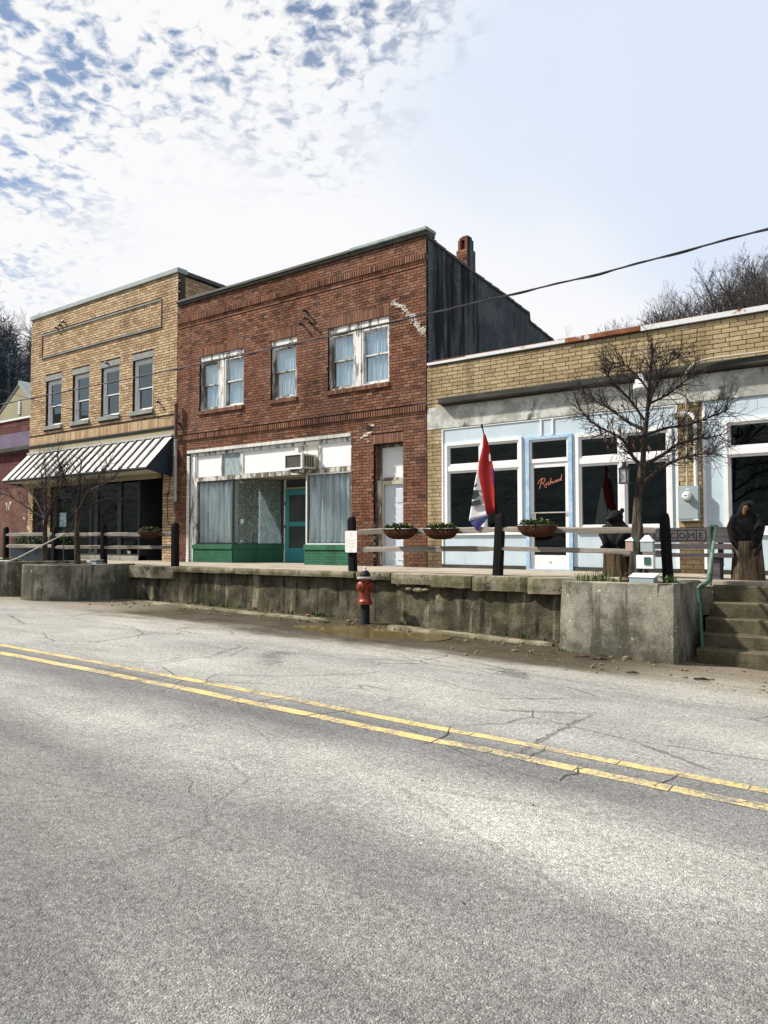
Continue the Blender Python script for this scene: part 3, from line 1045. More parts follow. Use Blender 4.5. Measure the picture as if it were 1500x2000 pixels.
gv, gf = [], []
rad = [0, 14, 30, 40, 50, 60, 72, 85, 98, 112, 130, 160, 220, 330, 600, 1100]
na = 96
for r in rad:
    for k in range(na):
        t = 2 * math.pi * k / na
        x, y = r * math.sin(t), r * math.cos(t)
        gv.append((x, y, (g_z(x) - .12 if r < 34 else -.06) + hill_z(x, y) - (0 if r > 20 else .05)))
for i in range(len(rad) - 1):
    for k in range(na):
        k2 = (k + 1) % na
        gf.append((i * na + k, i * na + k2, (i + 1) * na + k2, (i + 1) * na + k))
G().add(gv, gf).build('ground', 'hill', smooth=True, kind='structure')

# ------------------------------------------------------------------ raised sidewalk, wall, steps
SW = 1.0
FY = 15.2
sg = G()
for xa, xb, yf in ((-40, -23.6, 12.02), (-23.6, -17.05, 12.2), (-17.05, -4.75, 12.22), (-4.75, 6, 12.64)):
    sg.box(xa, xb, yf, 15.28, .45, .97)
sidewalk = sg.build('sidewalk', 'sidewalk', kind='structure')
rnd = random.Random(11)
for xa, xb, yf in ((-40, -23.6, 11.92), (-23.6, -17.05, 12.16), (-17.05, -4.75, 12.0), (-4.75, 4, 12.60)):
    n = round((xb - xa) / 1.5)
    for i in range(n):
        x, x1 = xa + (xb - xa) * i / n, xa + (xb - xa) * (i + 1) / n - .012
        for (ya, yb) in ((yf, 13.6), (13.612, 15.19)):
            d = [rnd.uniform(-.005, .005) for _ in range(4)]
            s = G().add([(x, ya, .90), (x1, ya, .90), (x1, yb, .90), (x, yb, .90), (x, ya, SW + d[0]), (x1, ya, SW + d[1]), (x1, yb, SW + d[2]), (x, yb, SW + d[3])],
                        [(0, 3, 2, 1), (4, 5, 6, 7), (0, 1, 5, 4), (1, 2, 6, 5), (2, 3, 7, 6), (3, 0, 4, 7)])
            s.build('paving_slab', 'sidewalk', sidewalk, bevel=.008)
crack_g = G()
for pts in ([(-9.0, 12.1), (-8.3, 12.7), (-7.9, 13.6), (-7.5, 14.2)], [(-8.4, 12.2), (-7.6, 12.5), (-6.9, 12.4)], [(-5.6, 12.0), (-5.3, 12.6), (-5.2, 13.5)]):
    for (ax_, ay), (bx, by) in zip(pts, pts[1:]):
        nrm = Vector((-(by - ay), bx - ax_)).normalized() * .012
        crack_g.quad((ax_ - nrm.x, ay - nrm.y, SW + .012), (bx - nrm.x, by - nrm.y, SW + .012), (bx + nrm.x, by + nrm.y, SW + .012), (ax_ + nrm.x, ay + nrm.y, SW + .012))
crack_g.build('crack', 'crack', sidewalk)

wall = thing('retaining_wall', (-10.9, 11.97, 0), 'low mossy concrete retaining wall holding up the sidewalk', 'wall')


def wall_face(u, v):
    x = -17.3 + u * 12.9
    z = -.25 + v * 1.17
    y = 12.0 - .05 * (1 - v) + .035 * nz(x, z, 0, 1.6) + .018 * nz(x, z, 4, 5)
    if x > -8.2 and z > .58:
        y += .07 * max(0, nz(x, z, 7, 2.2) + .25)
    return (x, y, z)


gw = G().grid(wall_face, 210, 22)
gw.box(-17.3, -4.4, 12.2, 12.4, -.3, .93)
gw.build('wall_face', 'retaining', wall, smooth=True)
# edge of the walk: one long overhanging nosing on the left, broken blocks on the right
def edge_block(x0, x1, y, z0, z1, name='edge_block', seed=0, jag=.02):
    n = max(2, int((x1 - x0) / .12))
    vs, fs = [], []
    for i in range(n + 1):
        q = x0 + (x1 - x0) * i / n
        a = y + jag * nz(q, seed, 0, 3.3) + (jag * 1.3 if i in (0, n) else 0)
        b = z0 + jag * .9 * nz(q, seed, 5, 2.8)
        vs += [(q, y + .3, b), (q, a + .01, b), (q, a, (b + z1) / 2), (q, a + .012, z1 - .012), (q, a + .04, z1), (q, y + .3, z1)]
    for i in range(n):
        for k in range(5):
            fs.append((i * 6 + k + 1, i * 6 + k + 7, i * 6 + k + 6, i * 6 + k))
    fs += [(0, 5, 4, 3, 2, 1)[::-1], tuple(n * 6 + k for k in (0, 5, 4, 3, 2, 1))]
    return G().add(vs, fs).build(name, 'edge', wall)


edge_block(-15.15, -9.42, 11.84, .885, 1.008, 'edge_nosing', 3, .012)
edge_block(-17.25, -15.17, 11.86, .70, 1.0, 'edge_block', 1, .012)
for i, (a, b, zz) in enumerate(((-9.40, -8.55, .86), (-8.53, -7.62, .80), (-7.60, -6.72, .77), (-6.70, -5.62, .74), (-5.60, -4.35, .72))):
    edge_block(a, b, 11.86 + .02 * (i % 2), zz, 1.006 - .006 * (i % 3), 'edge_block', 10 + i * 3, .03)
g = G()
for x, z, s in ((-8.1, .70, .07), (-7.9, .69, .09), (-7.72, .70, .06), (-8.35, .78, .05)):
    g.ball((x, 11.93, z), (s * 1.3, s * .6, s * .55), 7, 5)
g.build('broken_lump', 'edge', wall)


def outline_wall(name, pts, z0f, z1, thick, m, parent, batter=.0, seg=.12):
    """a closed ring wall along plan points (outer side), with a rounded lip"""
    P2, L = [], 0
    for (ax_, ay), (bx, by) in zip(pts, pts[1:]):
        n = max(1, int(math.hypot(bx - ax_, by - ay) / seg))
        P2 += [(ax_ + (bx - ax_) * k / n, ay + (by - ay) * k / n) for k in range(n)]
    P2.append(pts[-1])
    cx = sum(p[0] for p in P2) / len(P2)
    cy = sum(p[1] for p in P2) / len(P2)
    vs, fs = [], []
    n = len(P2)
    nv = 10
    for i, (x, y) in enumerate(P2):
        a, b = P2[max(i - 1, 0)], P2[min(i + 1, n - 1)]
        d = Vector((b[0] - a[0], b[1] - a[1])).normalized()
        o = Vector((d.y, -d.x))
        if o.dot(Vector((x - cx, y - cy))) < 0:
            o = -o
        z0 = z0f(x, y)
        for k in range(nv + 1):
            t = k / nv
            z = z0 + (z1 - .015 - z0) * t
            w = batter * (1 - t) + .014 * nz(x, y, z, 3) + .007 * nz(x, y, z, 11)
            vs.append((x + o.x * w, y + o.y * w, z))
        zt = z1 + .008 * nz(x, y, 0, 4)
        vs.append((x - o.x * .02, y - o.y * .02, zt))
        vs.append((x - o.x * thick, y - o.y * thick, zt - .004))
        vs.append((x - o.x * (thick + .01), y - o.y * (thick + .01), z1 - .35))
    q = nv + 4
    for i in range(n - 1):
        for k in range(q - 1):
            fs.append((i * q + k, (i + 1) * q + k, (i + 1) * q + k + 1, i * q + k + 1))
    fs += [tuple(range(q)), tuple((n - 1) * q + k for k in range(q - 1, -1, -1))]
    return G().add(vs, fs).build(name, m, parent, smooth=True)


zg = lambda x, y: road_z(x, min(y, 12.3)) - .12
pr = thing('planter', (-3.8, 11.8, 0), 'square concrete tree planter at the foot of the steps', 'planter', 'concrete tree planters')
outline_wall('planter_wall', [(-4.74, 12.25), (-4.74, 11.45), (-4.68, 11.22), (-4.5, 11.10), (-2.93, 11.03), (-2.93, 11.03), (-2.93, 12.62)], zg, 1.005, .22, 'planter', pr, .06)
G().box(-4.6, -3.05, 11.2, 12.6, .5, .955).build('soil', 'soil', pr)
pl = thing('planter', (-17.6, 11, 0), 'rounded dark concrete planter left of the green storefront', 'planter', 'concrete tree planters')
outline_wall('planter_wall', [(-18.38, 12.0), (-18.36, 9.74), (-18.1, 9.70), (-17.75, 9.78), (-17.4, 9.98), (-17.15, 10.3), (-17.02, 10.75), (-16.99, 11.3), (-17.04, 12.1)], zg, 1.055, .2, 'planter', pl, .02)
G().slab([(-18.25, 9.88), (-17.85, 9.95), (-17.45, 10.25), (-17.2, 10.8), (-17.2, 12.1), (-18.25, 12.1)], .5, .99).build('soil', 'soil', pl)
p3 = thing('planter', (-20.6, 11, 0), 'concrete planter cut off by the left edge of the picture', 'planter', 'concrete tree planters')
outline_wall('planter_wall', [(-23.6, 12.2), (-23.4, 10.0), (-22.9, 9.72), (-19.9, 9.74), (-19.5, 9.95), (-19.46, 12.2)], zg, 1.10, .2, 'planter', p3, .02)
G().slab([(-23.2, 9.9), (-19.7, 9.9), (-19.7, 12.2), (-23.2, 12.2)], .5, 1.04).build('soil', 'soil', p3)

st = thing('steps', (-1, 12, 0), 'worn concrete steps beside the square planter', 'steps', 'street steps')
zs_ = [.07, .26, .47, .69, .94]
ysn = [11.42, 11.70, 11.97, 12.24, 12.50]
for i in range(5):
    def tread(u, v, i=i):
        x = -2.72 + u * 5.2
        prof = [(.0, -.26), (0.0, -.02), (.015, -.002), (.05, .0), (.42, .002)]
        dy, dz_ = prof[round(v * 4)]
        c = .010 * nz(x, i * 3, 0, 4) + .006 * nz(x, i * 3, 2, 14)
        return (x, ysn[i] + dy + (c if round(v * 4) < 3 else 0), zs_[i] + dz_ - (.5 * abs(c) if round(v * 4) == 2 else 0))
    gg = G().grid(tread, 70, 4)
    gg.box(-2.72, 2.4, ysn[i] + .06, 12.9, zs_[i] - .24, zs_[i] - .006)
    gg.build('step', 'step', st)
st2 = thing('steps', (-18.9, 11, 0), 'narrow dark concrete steps between the two left planters', 'steps', 'street steps')
for i in range(4):
    G().box(-19.44, -18.4, 10.6 + .35 * i, 12.1, .0, .36 + .21 * i).build('step', 'step', st2, bevel=.012)


# ------------------------------------------------------------------ shared building parts
def sash_window(parent, x0, x1, z0, z1, y, fw=.07, paint='white', zmid=None, glass='glass', head=.10, sub=0.0):
    """double-hung window set back at y: casing, upper and lower sash, two panes"""
    w = bpy.data.objects.new('window', None)
    COL.objects.link(w)
    w.parent = parent
    w.location = Vector((x0, y, z0)) - wloc(parent)
    zmid = zmid or (z0 + z1) / 2
    frame_rect(G(), x0, x1, z0, z1, fw, y, y + .12, .05, head).build('frame', paint, w)
    a, b = x0 + fw, x1 - fw
    zt = z1 - head
    sw = .035
    frame_rect(G(), a, b, zmid - .025, zt, sw, y + .03, y + .07).build('upper_sash', paint, w)
    frame_rect(G(), a, b, z0 + .05, zmid + .02, sw, y + .075, y + .115, .06).build('lower_sash', paint, w)
    pane(w, a + sw, b - sw, zmid + .01, zt - sw, y + .05, glass)
    pane(w, a + sw, b - sw, z0 + .11, zmid - .015, y + .095, glass)
    return w


def drape(parent, x0, x1, z0, z1, y, m, folds=9, amp=.03, name='curtain', seed=0, nu=90):
    r = random.Random(seed)
    ph = [r.uniform(0, 6) for _ in range(3)]

    def fn(u, v):
        x = x0 + (x1 - x0) * u
        a = amp * (.5 + .5 * v) if False else amp
        yy = y + a * math.sin(u * folds * 6.283 + ph[0] + .5 * math.sin(v * 3 + ph[1])) + .5 * a * math.sin(u * folds * 2.7 * 6.283 + ph[2])
        return (x + .02 * math.sin(v * 4 + u * 9), yy, z0 + (z1 - z0) * v)
    return G().grid(fn, nu, 8).build(name, m, parent, smooth=True)


# ------------------------------------------------------------------ red brick building
RX0, RX1, RT = -19.31, -9.80, 9.21
rb = thing('brick_building', (-14.5, 16, SW), 'two-storey red brick building with green storefront base and window curtains', 'building', 'row of shop buildings')
holes = [(-18.23, -16.25, 5.69, 7.40), (-15.13, -14.11, 5.69, 7.40), (-12.97, -10.93, 5.69, 7.40), (-18.66, -12.16, 1.0, 4.40), (-11.42, -10.50, 1.0, 4.13)]
wall_with_holes(RX0, RX1 - .012, SW - .05, RT, FY + .018, FY + .30, holes).build('wall', 'red_mortar', rb)
B = Bricks(rb, 'red_brick')
ex = list(holes)
H = .0775
for h in holes[:3]:
    ex.append((h[0] - .01, h[1] + .01, 7.40, 7.665))
    ex.append((h[0] - .03, h[1] + .03, 5.565, 5.69))
    B.row(h[0] - .01, h[1] + .01, 7.405, 7.66, .078, .009, FY - .004, seed=int(-h[0]))
    B.row(h[0] - .03, h[1] + .03, 5.57, 5.685, .075, .012, FY - .045, .12)
ex.append((-11.44, -10.49, 4.13, 4.37))
B.row(-11.44, -10.49, 4.135, 4.37, .074, .009, FY - .004)
ex += [(RX0, RX1, 8.455, 8.765), (RX0, RX1, 4.70, 4.985), (-18.80, -12.16, 4.40, 4.50), (-18.80, -18.64, 1.0, 4.42)]
B.row(RX0, RX1, 8.60, 8.762, .076, .026, FY - .055, .14)
for z, p in ((8.53, .022), (8.458, .010)):
    B.field(RX0, RX1, z, z + .07, FY - p, .214, .078, .010, [], seed=3)
B.row(RX0, RX1, 4.83, 4.982, .076, .026, FY - .055, .14)
for z, p in ((4.765, .022), (4.70, .010)):
    B.field(RX0, RX1, z, z + .06, FY - p, .214, .07, .010, [], seed=4)
B.row(-18.78, -12.17, 4.405, 4.50, .078, .006, FY - .006, m='white_paint_brick')
for k in range(int(3.4 / H)):
    B.add(-18.78, -18.665, 1.0 + k * H, 1.0 + (k + 1) * H - .008, FY - .004, .09, 'y', 'white_paint_brick')
B.field(RX0 + .006, RX1, SW, RT - .02, FY, .214, H, .014, ex, seed=2)
B.field(15.3, 16.6, 8.9, 9.15, RX1, .214, H, .010, [], seed=8, axis='x')
# jamb bricks of the door recess, seen in the reveal
for k in range(int(3.1 / H)):
    B.add(15.29, 15.50, 1.0 + k * H, 1.0 + (k + 1) * H - .009, -11.41, .02, 'x')
B.build()
# coping: dark tiles, then green copper on the right third
G().box(RX0 + .02, -12.16, FY - .06, FY + .36, RT, RT + .07).box(RX0 + .02, -12.16, FY - .10, FY + .36, RT + .072, RT + .15).build('coping', 'coping_dark', rb, bevel=.012)
G().box(-12.155, RX1 + .05, FY - .05, FY + .34, RT, RT + .09).build('coping_bed', 'coping_dark', rb)
G().box(-12.155, RX1 + .07, FY - .11, FY + .36, RT + .092, RT + .175).build('copper_coping', 'copper', rb, bevel=.01)
# right flank: stucco with a falling, tiled parapet
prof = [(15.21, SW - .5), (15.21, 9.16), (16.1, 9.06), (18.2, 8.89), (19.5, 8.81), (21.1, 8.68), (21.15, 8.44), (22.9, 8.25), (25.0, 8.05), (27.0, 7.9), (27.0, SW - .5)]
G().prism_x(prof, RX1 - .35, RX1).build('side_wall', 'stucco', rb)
tops = prof[1:10]
for (ya, za), (yb, zb) in zip(tops, tops[1:]):
    n = max(1, round((yb - ya) / .5))
    for k in range(n):
        a, b = k / n, (k + 1) / n - .01
        y0, y1 = ya + (yb - ya) * a, ya + (yb - ya) * b
        z0, z1 = za + (zb - za) * a, za + (zb - za) * b
        G().prism_x([(y0, z0 + .002), (y1, z1 + .002), (y1, z1 + .085), (y1 - .06, z1 + .085), (y0, z0 + .06)], RX1 - .38, RX1 + .035).build('coping_tile', 'coping_dark', rb)
G().box(RX0 + .02, RX1 - .36, 15.55, 27, 7.6, 7.75).box(RX0 + .02, RX1, 26.7, 27, SW - .5, 8).box(RX0 + .02, RX0 + .25, 15.5, 27, SW - .5, 8.6).build('roof', 'coping_dark', rb)
# chimney
ch = bpy.data.objects.new('chimney', None)
COL.objects.link(ch)
ch.parent = rb
ch.location = Vector((-10.1, 17.3, 8.9)) - wloc(rb)
CX0, CX1 = -10.16, -9.82
CF, CK = 17.28, 17.66
cg = G().box(CX0 + .012, CX1 - .004, CF + .02, CK, 8.3, 9.56)
cg.box(CX0 + .03, CX0 + .10, CF + .04, CK - .02, 9.56, 9.84).box(CX1 - .10, CX1 - .02, CF + .04, CK - .02, 9.56, 9.84).box(CX0 + .10, CX1 - .10, CK - .2, CK - .02, 9.56, 9.84)
cg.box(CX0 + .05, CX1 - .04, CF + .08, CK - .05, 9.84, 9.92).box(CX0 + .09, CX1 - .08, CF + .14, CK - .1, 9.92, 9.98)
cg.build('shaft', 'red_brick', ch)
CB = Bricks(ch, 'red_brick')
for i, z in enumerate(np.arange(8.7, 9.52, .078)):
    for a, b in (((CX0, CX0 + .2), (CX0 + .21, CX1 - .005)) if i % 2 else ((CX0, CX0 + .1), (CX0 + .11, CX1 - .005))):
        CB.add(a, b, z, z + .066, CF, .03)
CB.build()
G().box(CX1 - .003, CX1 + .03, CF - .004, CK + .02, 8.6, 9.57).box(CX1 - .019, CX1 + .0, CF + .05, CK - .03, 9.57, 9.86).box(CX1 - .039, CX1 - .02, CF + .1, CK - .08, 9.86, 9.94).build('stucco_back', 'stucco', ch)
G().ball((CX0 + .12, CF - .04, 9.05), (.10, .06, .06), 9, 6).build('white_flashing', 'white', ch)
# upper windows
for (x0, x1, z0, z1), pair in zip(holes[:3], (True, False, True)):
    if pair:
        xm = (x0 + x1) / 2
        G().box(xm - .085, xm + .085, FY + .045, FY + .2, z0, z1 - .16).build('mullion', 'peel', rb)
        spans = [(x0, xm - .08), (xm + .08, x1)]
    else:
        spans = [(x0, x1)]
    G().box(x0, x1, FY + .035, FY + .2, z1 - .155, z1).build('window_head', 'peel', rb)
    for i, (a, b) in enumerate(spans):
        sash_window(rb, a, b, z0, z1 - .157, FY + .06, .10 if i == 0 else .07, 'peel_heavy' if i == 0 else 'peel', zmid=z0 + .80, head=.09)
        drape(rb, a + .1, b - .08, z0 + .08, z1 - .25, FY + .205, 'sky_tinted_curtain', 7, .018, seed=int(a * 7), nu=60)
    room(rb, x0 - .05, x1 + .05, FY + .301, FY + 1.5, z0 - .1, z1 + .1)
# storefront
G().box(-18.655, -18.45, FY + .05, FY + .25, 1.0, 4.40).build('painted_jamb', 'peel', rb)
G().box(-18.45, -12.165, FY + .06, FY + .28, 4.30, 4.40).build('head_beam', 'peel', rb)
for a, b, m_, y_ in ((-18.40, -17.28, 'blown_white', .10), (-17.25, -16.42, 'dirty_glass', .115), (-16.32, -14.22, 'blown_white', .10), (-14.10, -13.34, 'peel', .12), (-13.28, -12.18, 'blown_white', .10)):
    G().box(a, b, FY + y_, FY + y_ + .02, 3.64, 4.30).build('transom_panel', m_, rb)
for a, b in ((-18.45, -18.40), (-17.28, -17.25), (-16.42, -16.32), (-14.22, -14.10), (-13.34, -13.28)):
    G().box(a, b, FY + .07, FY + .16, 3.62, 4.30).build('transom_post', 'peel', rb)
G().box(-18.45, -12.165, FY + .05, FY + .26, 3.50, 3.622).build('transom_beam', 'peel_heavy', rb)
G().box(-18.45, -12.165, FY + .122, FY + .24, 3.63, 4.30).build('transom_back', 'old_wood', rb)
RY = 16.62
G().box(-16.72, -13.80, FY + .10, RY + .1, 3.53, 3.56).build('soffit', 'old_wood', rb)
# bulkheads in green painted brick, with a projecting cap
def bulk(x0, x1, y):
    G().box(x0, x1, y + .006, y + .2, SW, 1.40).build('bulkhead', 'green_joint', rb)
    bb = Bricks(rb, 'green_paint')
    bb.field(x0, x1, SW, 1.405, y, .214, .078, .007, [], seed=5)
    bb.build(40)
    G().box(x0 - .01, x1 + .02, y - .03, y + .22, 1.405, 1.545).build('bulkhead_cap', 'green_paint', rb, bevel=.008)
bulk(-18.5, -16.72, FY + .03)
bulk(-13.82, -12.165, FY + .03)
# angled bulkhead and lace window running back to the door
A, C_ = Vector((-16.71, FY + .06)), Vector((-15.93, RY))
n2 = (C_ - A).normalized()
pp = Vector((-n2.y, n2.x))
def angled(t0, t1, off, th, z0, z1, name, m_):
    a, b = A + n2 * t0 + pp * off, A + n2 * t1 + pp * off
    c, d = b + pp * th, a + pp * th
    return G().slab([tuple(a), tuple(b), tuple(c), tuple(d)], z0, z1).build(name, m_, rb)
LL = (C_ - A).length
angled(0, LL, 0, .12, SW, 1.42, 'angled_bulkhead', 'green_paint')
angled(0, LL, -.03, .18, 1.42, 1.55, 'angled_bulkhead_cap', 'green_paint')
angled(.05, LL - .05, .04, .006, 1.58, 3.52, 'pane', 'glass')
angled(.06, LL - .06, .10, .004, 1.58, 3.50, 'lace_curtain', 'lace')
angled(0, .045, 0, .08, 1.55, 3.53, 'corner_bar', 'dark_metal')
angled(LL - .05, LL, 0, .08, 1.55, 3.53, 'corner_bar', 'dark_metal')
angled(.045, LL - .05, .01, .05, 1.55, 1.58, 'bottom_bar', 'dark_metal')
for x0, x1 in ((-18.42, -16.72), (-13.80, -12.17)):
    frame_rect(G(), x0, x1, 1.55, 3.50, .035, FY + .06, FY + .11).build('window_frame', 'dark_metal' if x0 < -15 else 'white', rb)
    pane(rb, x0 + .035, x1 - .035, 1.58, 3.47, FY + .08)
G().box(-18.45, -18.36, FY + .05, FY + .1, 1.55, 3.5).build('casing', 'peel', rb)
drape(rb, -18.36, -16.75, 1.60, 3.46, FY + .2, 'curtain', 7, .07, seed=4, nu=160)
drape(rb, -13.76, -12.2, 1.60, 3.46, FY + .2, 'curtain', 7, .07, seed=9, nu=160)
drape(rb, -13.76, -12.9, 1.60, 3.46, FY + .30, 'sky_tinted_curtain', 8, .03, seed=12, nu=90)
# side of the right display box along the entry
G().box(-13.835, -13.80, FY + .25, RY, SW, 1.5).build('inner_bulkhead', 'green_paint', rb)
G().box(-13.83, -13.80, FY + .11, RY, 1.5, 3.53).build('inner_pane', 'dirty_glass', rb)
room(rb, -18.6, -16.75, FY + .31, RY + 1.5, SW + .02, 3.52, 'interior_brown')
room(rb, -13.79, -12.1, FY + .31, RY + 1.5, SW + .02, 3.52, 'interior_brown')
# entry back wall and the teal screen door
G().box(-15.95, -15.88, RY, RY + .1, SW, 3.53).build('door_post', 'white', rb)
G().box(-15.88, -13.80, RY + .03, RY + .1, 3.23, 3.29).build('door_head', 'cream', rb)
G().box(-15.88, -13.80, RY + .05, RY + .07, 3.29, 3.53).build('door_transom', 'interior', rb)
G().box(-14.86, -13.80, RY + .02, RY + .1, SW, 3.23).build('entry_wall', 'cream', rb)
dr = bpy.data.objects.new('door', None)
COL.objects.link(dr)
dr.parent = rb
dr.location = Vector((-15.87, RY, SW)) - wloc(rb)
dg = frame_rect(G(), -15.87, -14.88, 1.02, 3.22, .15, RY, RY + .045, .42, .17)
dg.box(-15.72, -15.03, RY + .002, RY + .045, 2.10, 2.24)
dg.build('door_frame', 'teal', dr)
for z0, z1 in ((1.44, 2.10), (2.24, 3.05)):
    G().box(-15.72, -15.03, RY + .02, RY + .03, z0, z1).build('screen', 'interior', dr)
for z in (2.05, 2.75):
    G().box(-15.90, -15.86, RY - .02, RY, z, z + .09).build('hinge', 'dark_metal', dr)
G().box(-16.0, -13.7, FY + .3, RY + .1, SW - .04, SW + .004).build('entry_floor', 'sidewalk', rb)
# white door in its deep brick recess
DY = 15.45
G().box(-11.40, -10.5, DY + .11, DY + .2, 1.0, 4.13).build('recess_back', 'old_wood', rb)
frame_rect(G(), -11.40, -10.51, 3.20, 4.12, .07, DY - .02, DY + .11).build('transom_frame', 'peel_heavy', rb)
G().box(-11.33, -10.58, DY + .02, DY + .04, 3.27, 4.05).build('transom_board', 'blown_white', rb)
G().box(-11.40, -11.31, DY - .1, DY + .1, 1.0, 3.2).build('old_jamb', 'peel_heavy', rb)
G().box(-11.31, -11.245, DY - .03, DY + .09, 1.0, 3.19).box(-10.56, -10.505, DY - .03, DY + .09, 1.0, 3.19).box(-11.245, -10.56, DY - .028, DY + .09, 3.09, 3.19).build('door_casing', 'cream', rb)
wd = bpy.data.objects.new('door', None)
COL.objects.link(wd)
wd.parent = rb
wd.location = Vector((-11.24, DY, SW)) - wloc(rb)
G().box(-11.243, -10.562, DY + .02, DY + .06, 1.03, 3.088).build('door_leaf', 'white_door', wd)
for x0, x1 in ((-11.16, -10.945), (-10.86, -10.645)):
    for z0, z1 in ((1.15, 1.75), (1.92, 2.52), (2.62, 2.98)):
        G().box(x0, x1, DY + .008, DY + .022, z0, z1).build('raised_panel', 'white_door', wd, bevel=.01)
G().ball((-11.17, DY - .03, 1.98), .032, 10, 8).build('door_knob', 'dark_metal', wd, smooth=True)
G().box(-11.3, -10.52, DY - .12, DY + .1, 1.0, 1.03).build('threshold', 'stone_sill', wd)
# patched crack and hole
rnd = random.Random(3)
pg = G()
path = [(-10.84, 7.71), (-10.5, 7.50), (-10.28, 7.30), (-10.12, 7.08), (-9.98, 6.90), (-9.86, 6.76)]
for (ax_, az_), (bx, bz) in zip(path, path[1:]):
    for k in range(30):
        t = rnd.random()
        cx, cz = ax_ + (bx - ax_) * t + rnd.gauss(0, .045), az_ + (bz - az_) * t + rnd.gauss(0, .04)
        w, h = rnd.choice(((rnd.uniform(.03, .09), rnd.uniform(.007, .014)), (rnd.uniform(.008, .016), rnd.uniform(.02, .045)), (rnd.uniform(.02, .05), rnd.uniform(.015, .03))))
        n = 9
        pg.prism([(min(cx + w * rnd.uniform(.45, 1.2) * math.cos(6.283 * i / n), RX1 - .004), cz + h * rnd.uniform(.6, 1.1) * math.sin(6.283 * i / n)) for i in range(n)], FY - .014 - rnd.uniform(0, .008), FY + .01)
pg.build('mortar_patch', 'mortar_patch', rb)
pg = G()
for cx, cz, s in ((-11.55, 4.45, 1.0), (-11.68, 4.38, .9), (-11.45, 4.62, .7), (-11.80, 4.33, .5), (-11.58, 4.22, .5)):
    n = 8
    pg.prism([(cx + .12 * s * rnd.uniform(.6, 1.1) * math.cos(6.283 * i / n), cz + .045 * s * rnd.uniform(.6, 1.1) * math.sin(6.283 * i / n)) for i in range(n)], FY - .014 - rnd.uniform(0, .008), FY + .01)
pg.build('mortar_patch', 'mortar_patch', rb)
G().box(-11.62, -11.5, FY - .022, FY, 4.47, 4.62).box(-10.19, -10.15, FY - .022, FY, 7.06, 7.2).build('hole_shade_block', 'ink', rb)  # black blocks set on the wall as the shade inside holes
# iron sign brackets
ig = G()
for x, z in ((-13.75, 8.02), (-13.72, 7.80), (-13.9, 7.68), (-13.55, 7.66)):
    ig.tube([(x, FY, z), (x + .02, FY - .14, z - .01)], .03, 6).ball((x + .02, FY - .15, z - .01), .045, 7, 5)
ig.tube([(-13.75, FY - .06, 8.02), (-13.6, FY - .08, 7.85), (-13.55, FY - .06, 7.66)], .012, 5)
ig.build('iron_bracket', 'dark_metal', rb)

# window air conditioner
ac = thing('air_conditioner', (-13.75, 14.95, 3.58), 'boxy beige window air conditioner above the teal door', 'air conditioner')
G().box(-14.06, -13.44, 14.73, 15.30, 3.60, 4.0).build('case', 'cream', ac, bevel=.012)
frame_rect(G(), -14.09, -13.43, 3.585, 4.01, .045, 14.69, 14.735).build('front_frame', 'white', ac)
G().box(-14.05, -13.47, 14.712, 14.72, 3.63, 3.97).build('grille', 'brown_screen', ac)
for k in range(4):
    G().box(-13.437, -13.425, 14.80 + .10 * k, 14.86 + .10 * k, 3.66, 3.95).build('side_louvre', 'brown_screen', ac)
G().box(-14.0, -13.5, 14.8, 15.25, 3.545, 3.585).box(-13.9, -13.82, 14.78, 15.2, 3.50, 3.545).box(-13.6, -13.52, 14.78, 15.2, 3.50, 3.545).build('support_bracket', 'peel_heavy', ac)

# rain pipe at the joint of the two tall buildings
dp = thing('downpipe', (-19.14, 15.05, 2.4), 'brown and grey rain pipe at the joint of the two tall buildings', 'pipe')
G().tube([(-19.17, 15.06, 5.98), (-19.17, 15.06, 4.9)], .055, 10).ball((-19.17, 15.06, 5.99), .075, 10, 6).build('upper_pipe', 'pipe_brown', dp)
G().tube([(-19.17, 15.06, 4.9), (-19.15, 15.06, 2.9)], .045, 10).build('middle_pipe', 'pipe_grey', dp)
G().tube([(-19.15, 15.06, 2.9), (-19.14, 15.06, 2.56), (-19.02, 15.1, 2.52)], .05, 10).build('outlet', 'pipe_brown', dp)
for z in (5.4, 4.2, 3.2):
    G().box(-19.24, -19.10, 15.05, 15.2, z, z + .03).build('strap', 'pipe_brown', dp)

# ------------------------------------------------------------------ tan brick building (left)
TX0, TX1, TT = -28.27, -19.325, 10.33
tb = thing('brick_building', (-23.8, 16, SW), 'two-storey tan brick building with a white metal awning', 'building', 'row of shop buildings')
wins = [(-27.13, -26.05), (-25.32, -24.24), (-23.51, -22.42), (-21.67, -20.57)]
WZ0, WZ1 = 6.03, 7.78
holes = [(a, b, WZ0, WZ1) for a, b in wins] + [(-27.93, -19.97, 1.0, 5.04)]
wall_with_holes(TX0, TX1, SW - .05, TT, FY + .018, FY + .3, holes).build('wall', 'tan_mortar', tb)
B = Bricks(tb, 'tan_brick')
ex = list(holes)
for a, b in wins:
    ex += [(a - .05, b + .04, WZ1, 7.985), (a - .12, b + .07, 5.89, WZ0)]
ex += [(TX0, TX1, 5.04, 5.69), (-27.45, -20.13, 9.58, 9.625), (-27.45, -20.13, 8.70, 8.74)]
B.row(TX0 + .02, TX1, 5.37, 5.68, .088, .012, FY - .006)
B.field(TX0, TX1, SW, TT - .01, FY, .27, .0915, .020, ex, seed=21, jit=.005)
B.field(15.3, 20, 8.9, TT - .02, TX1, .27, .0915, .012, [], seed=22, axis='x')
B.build()
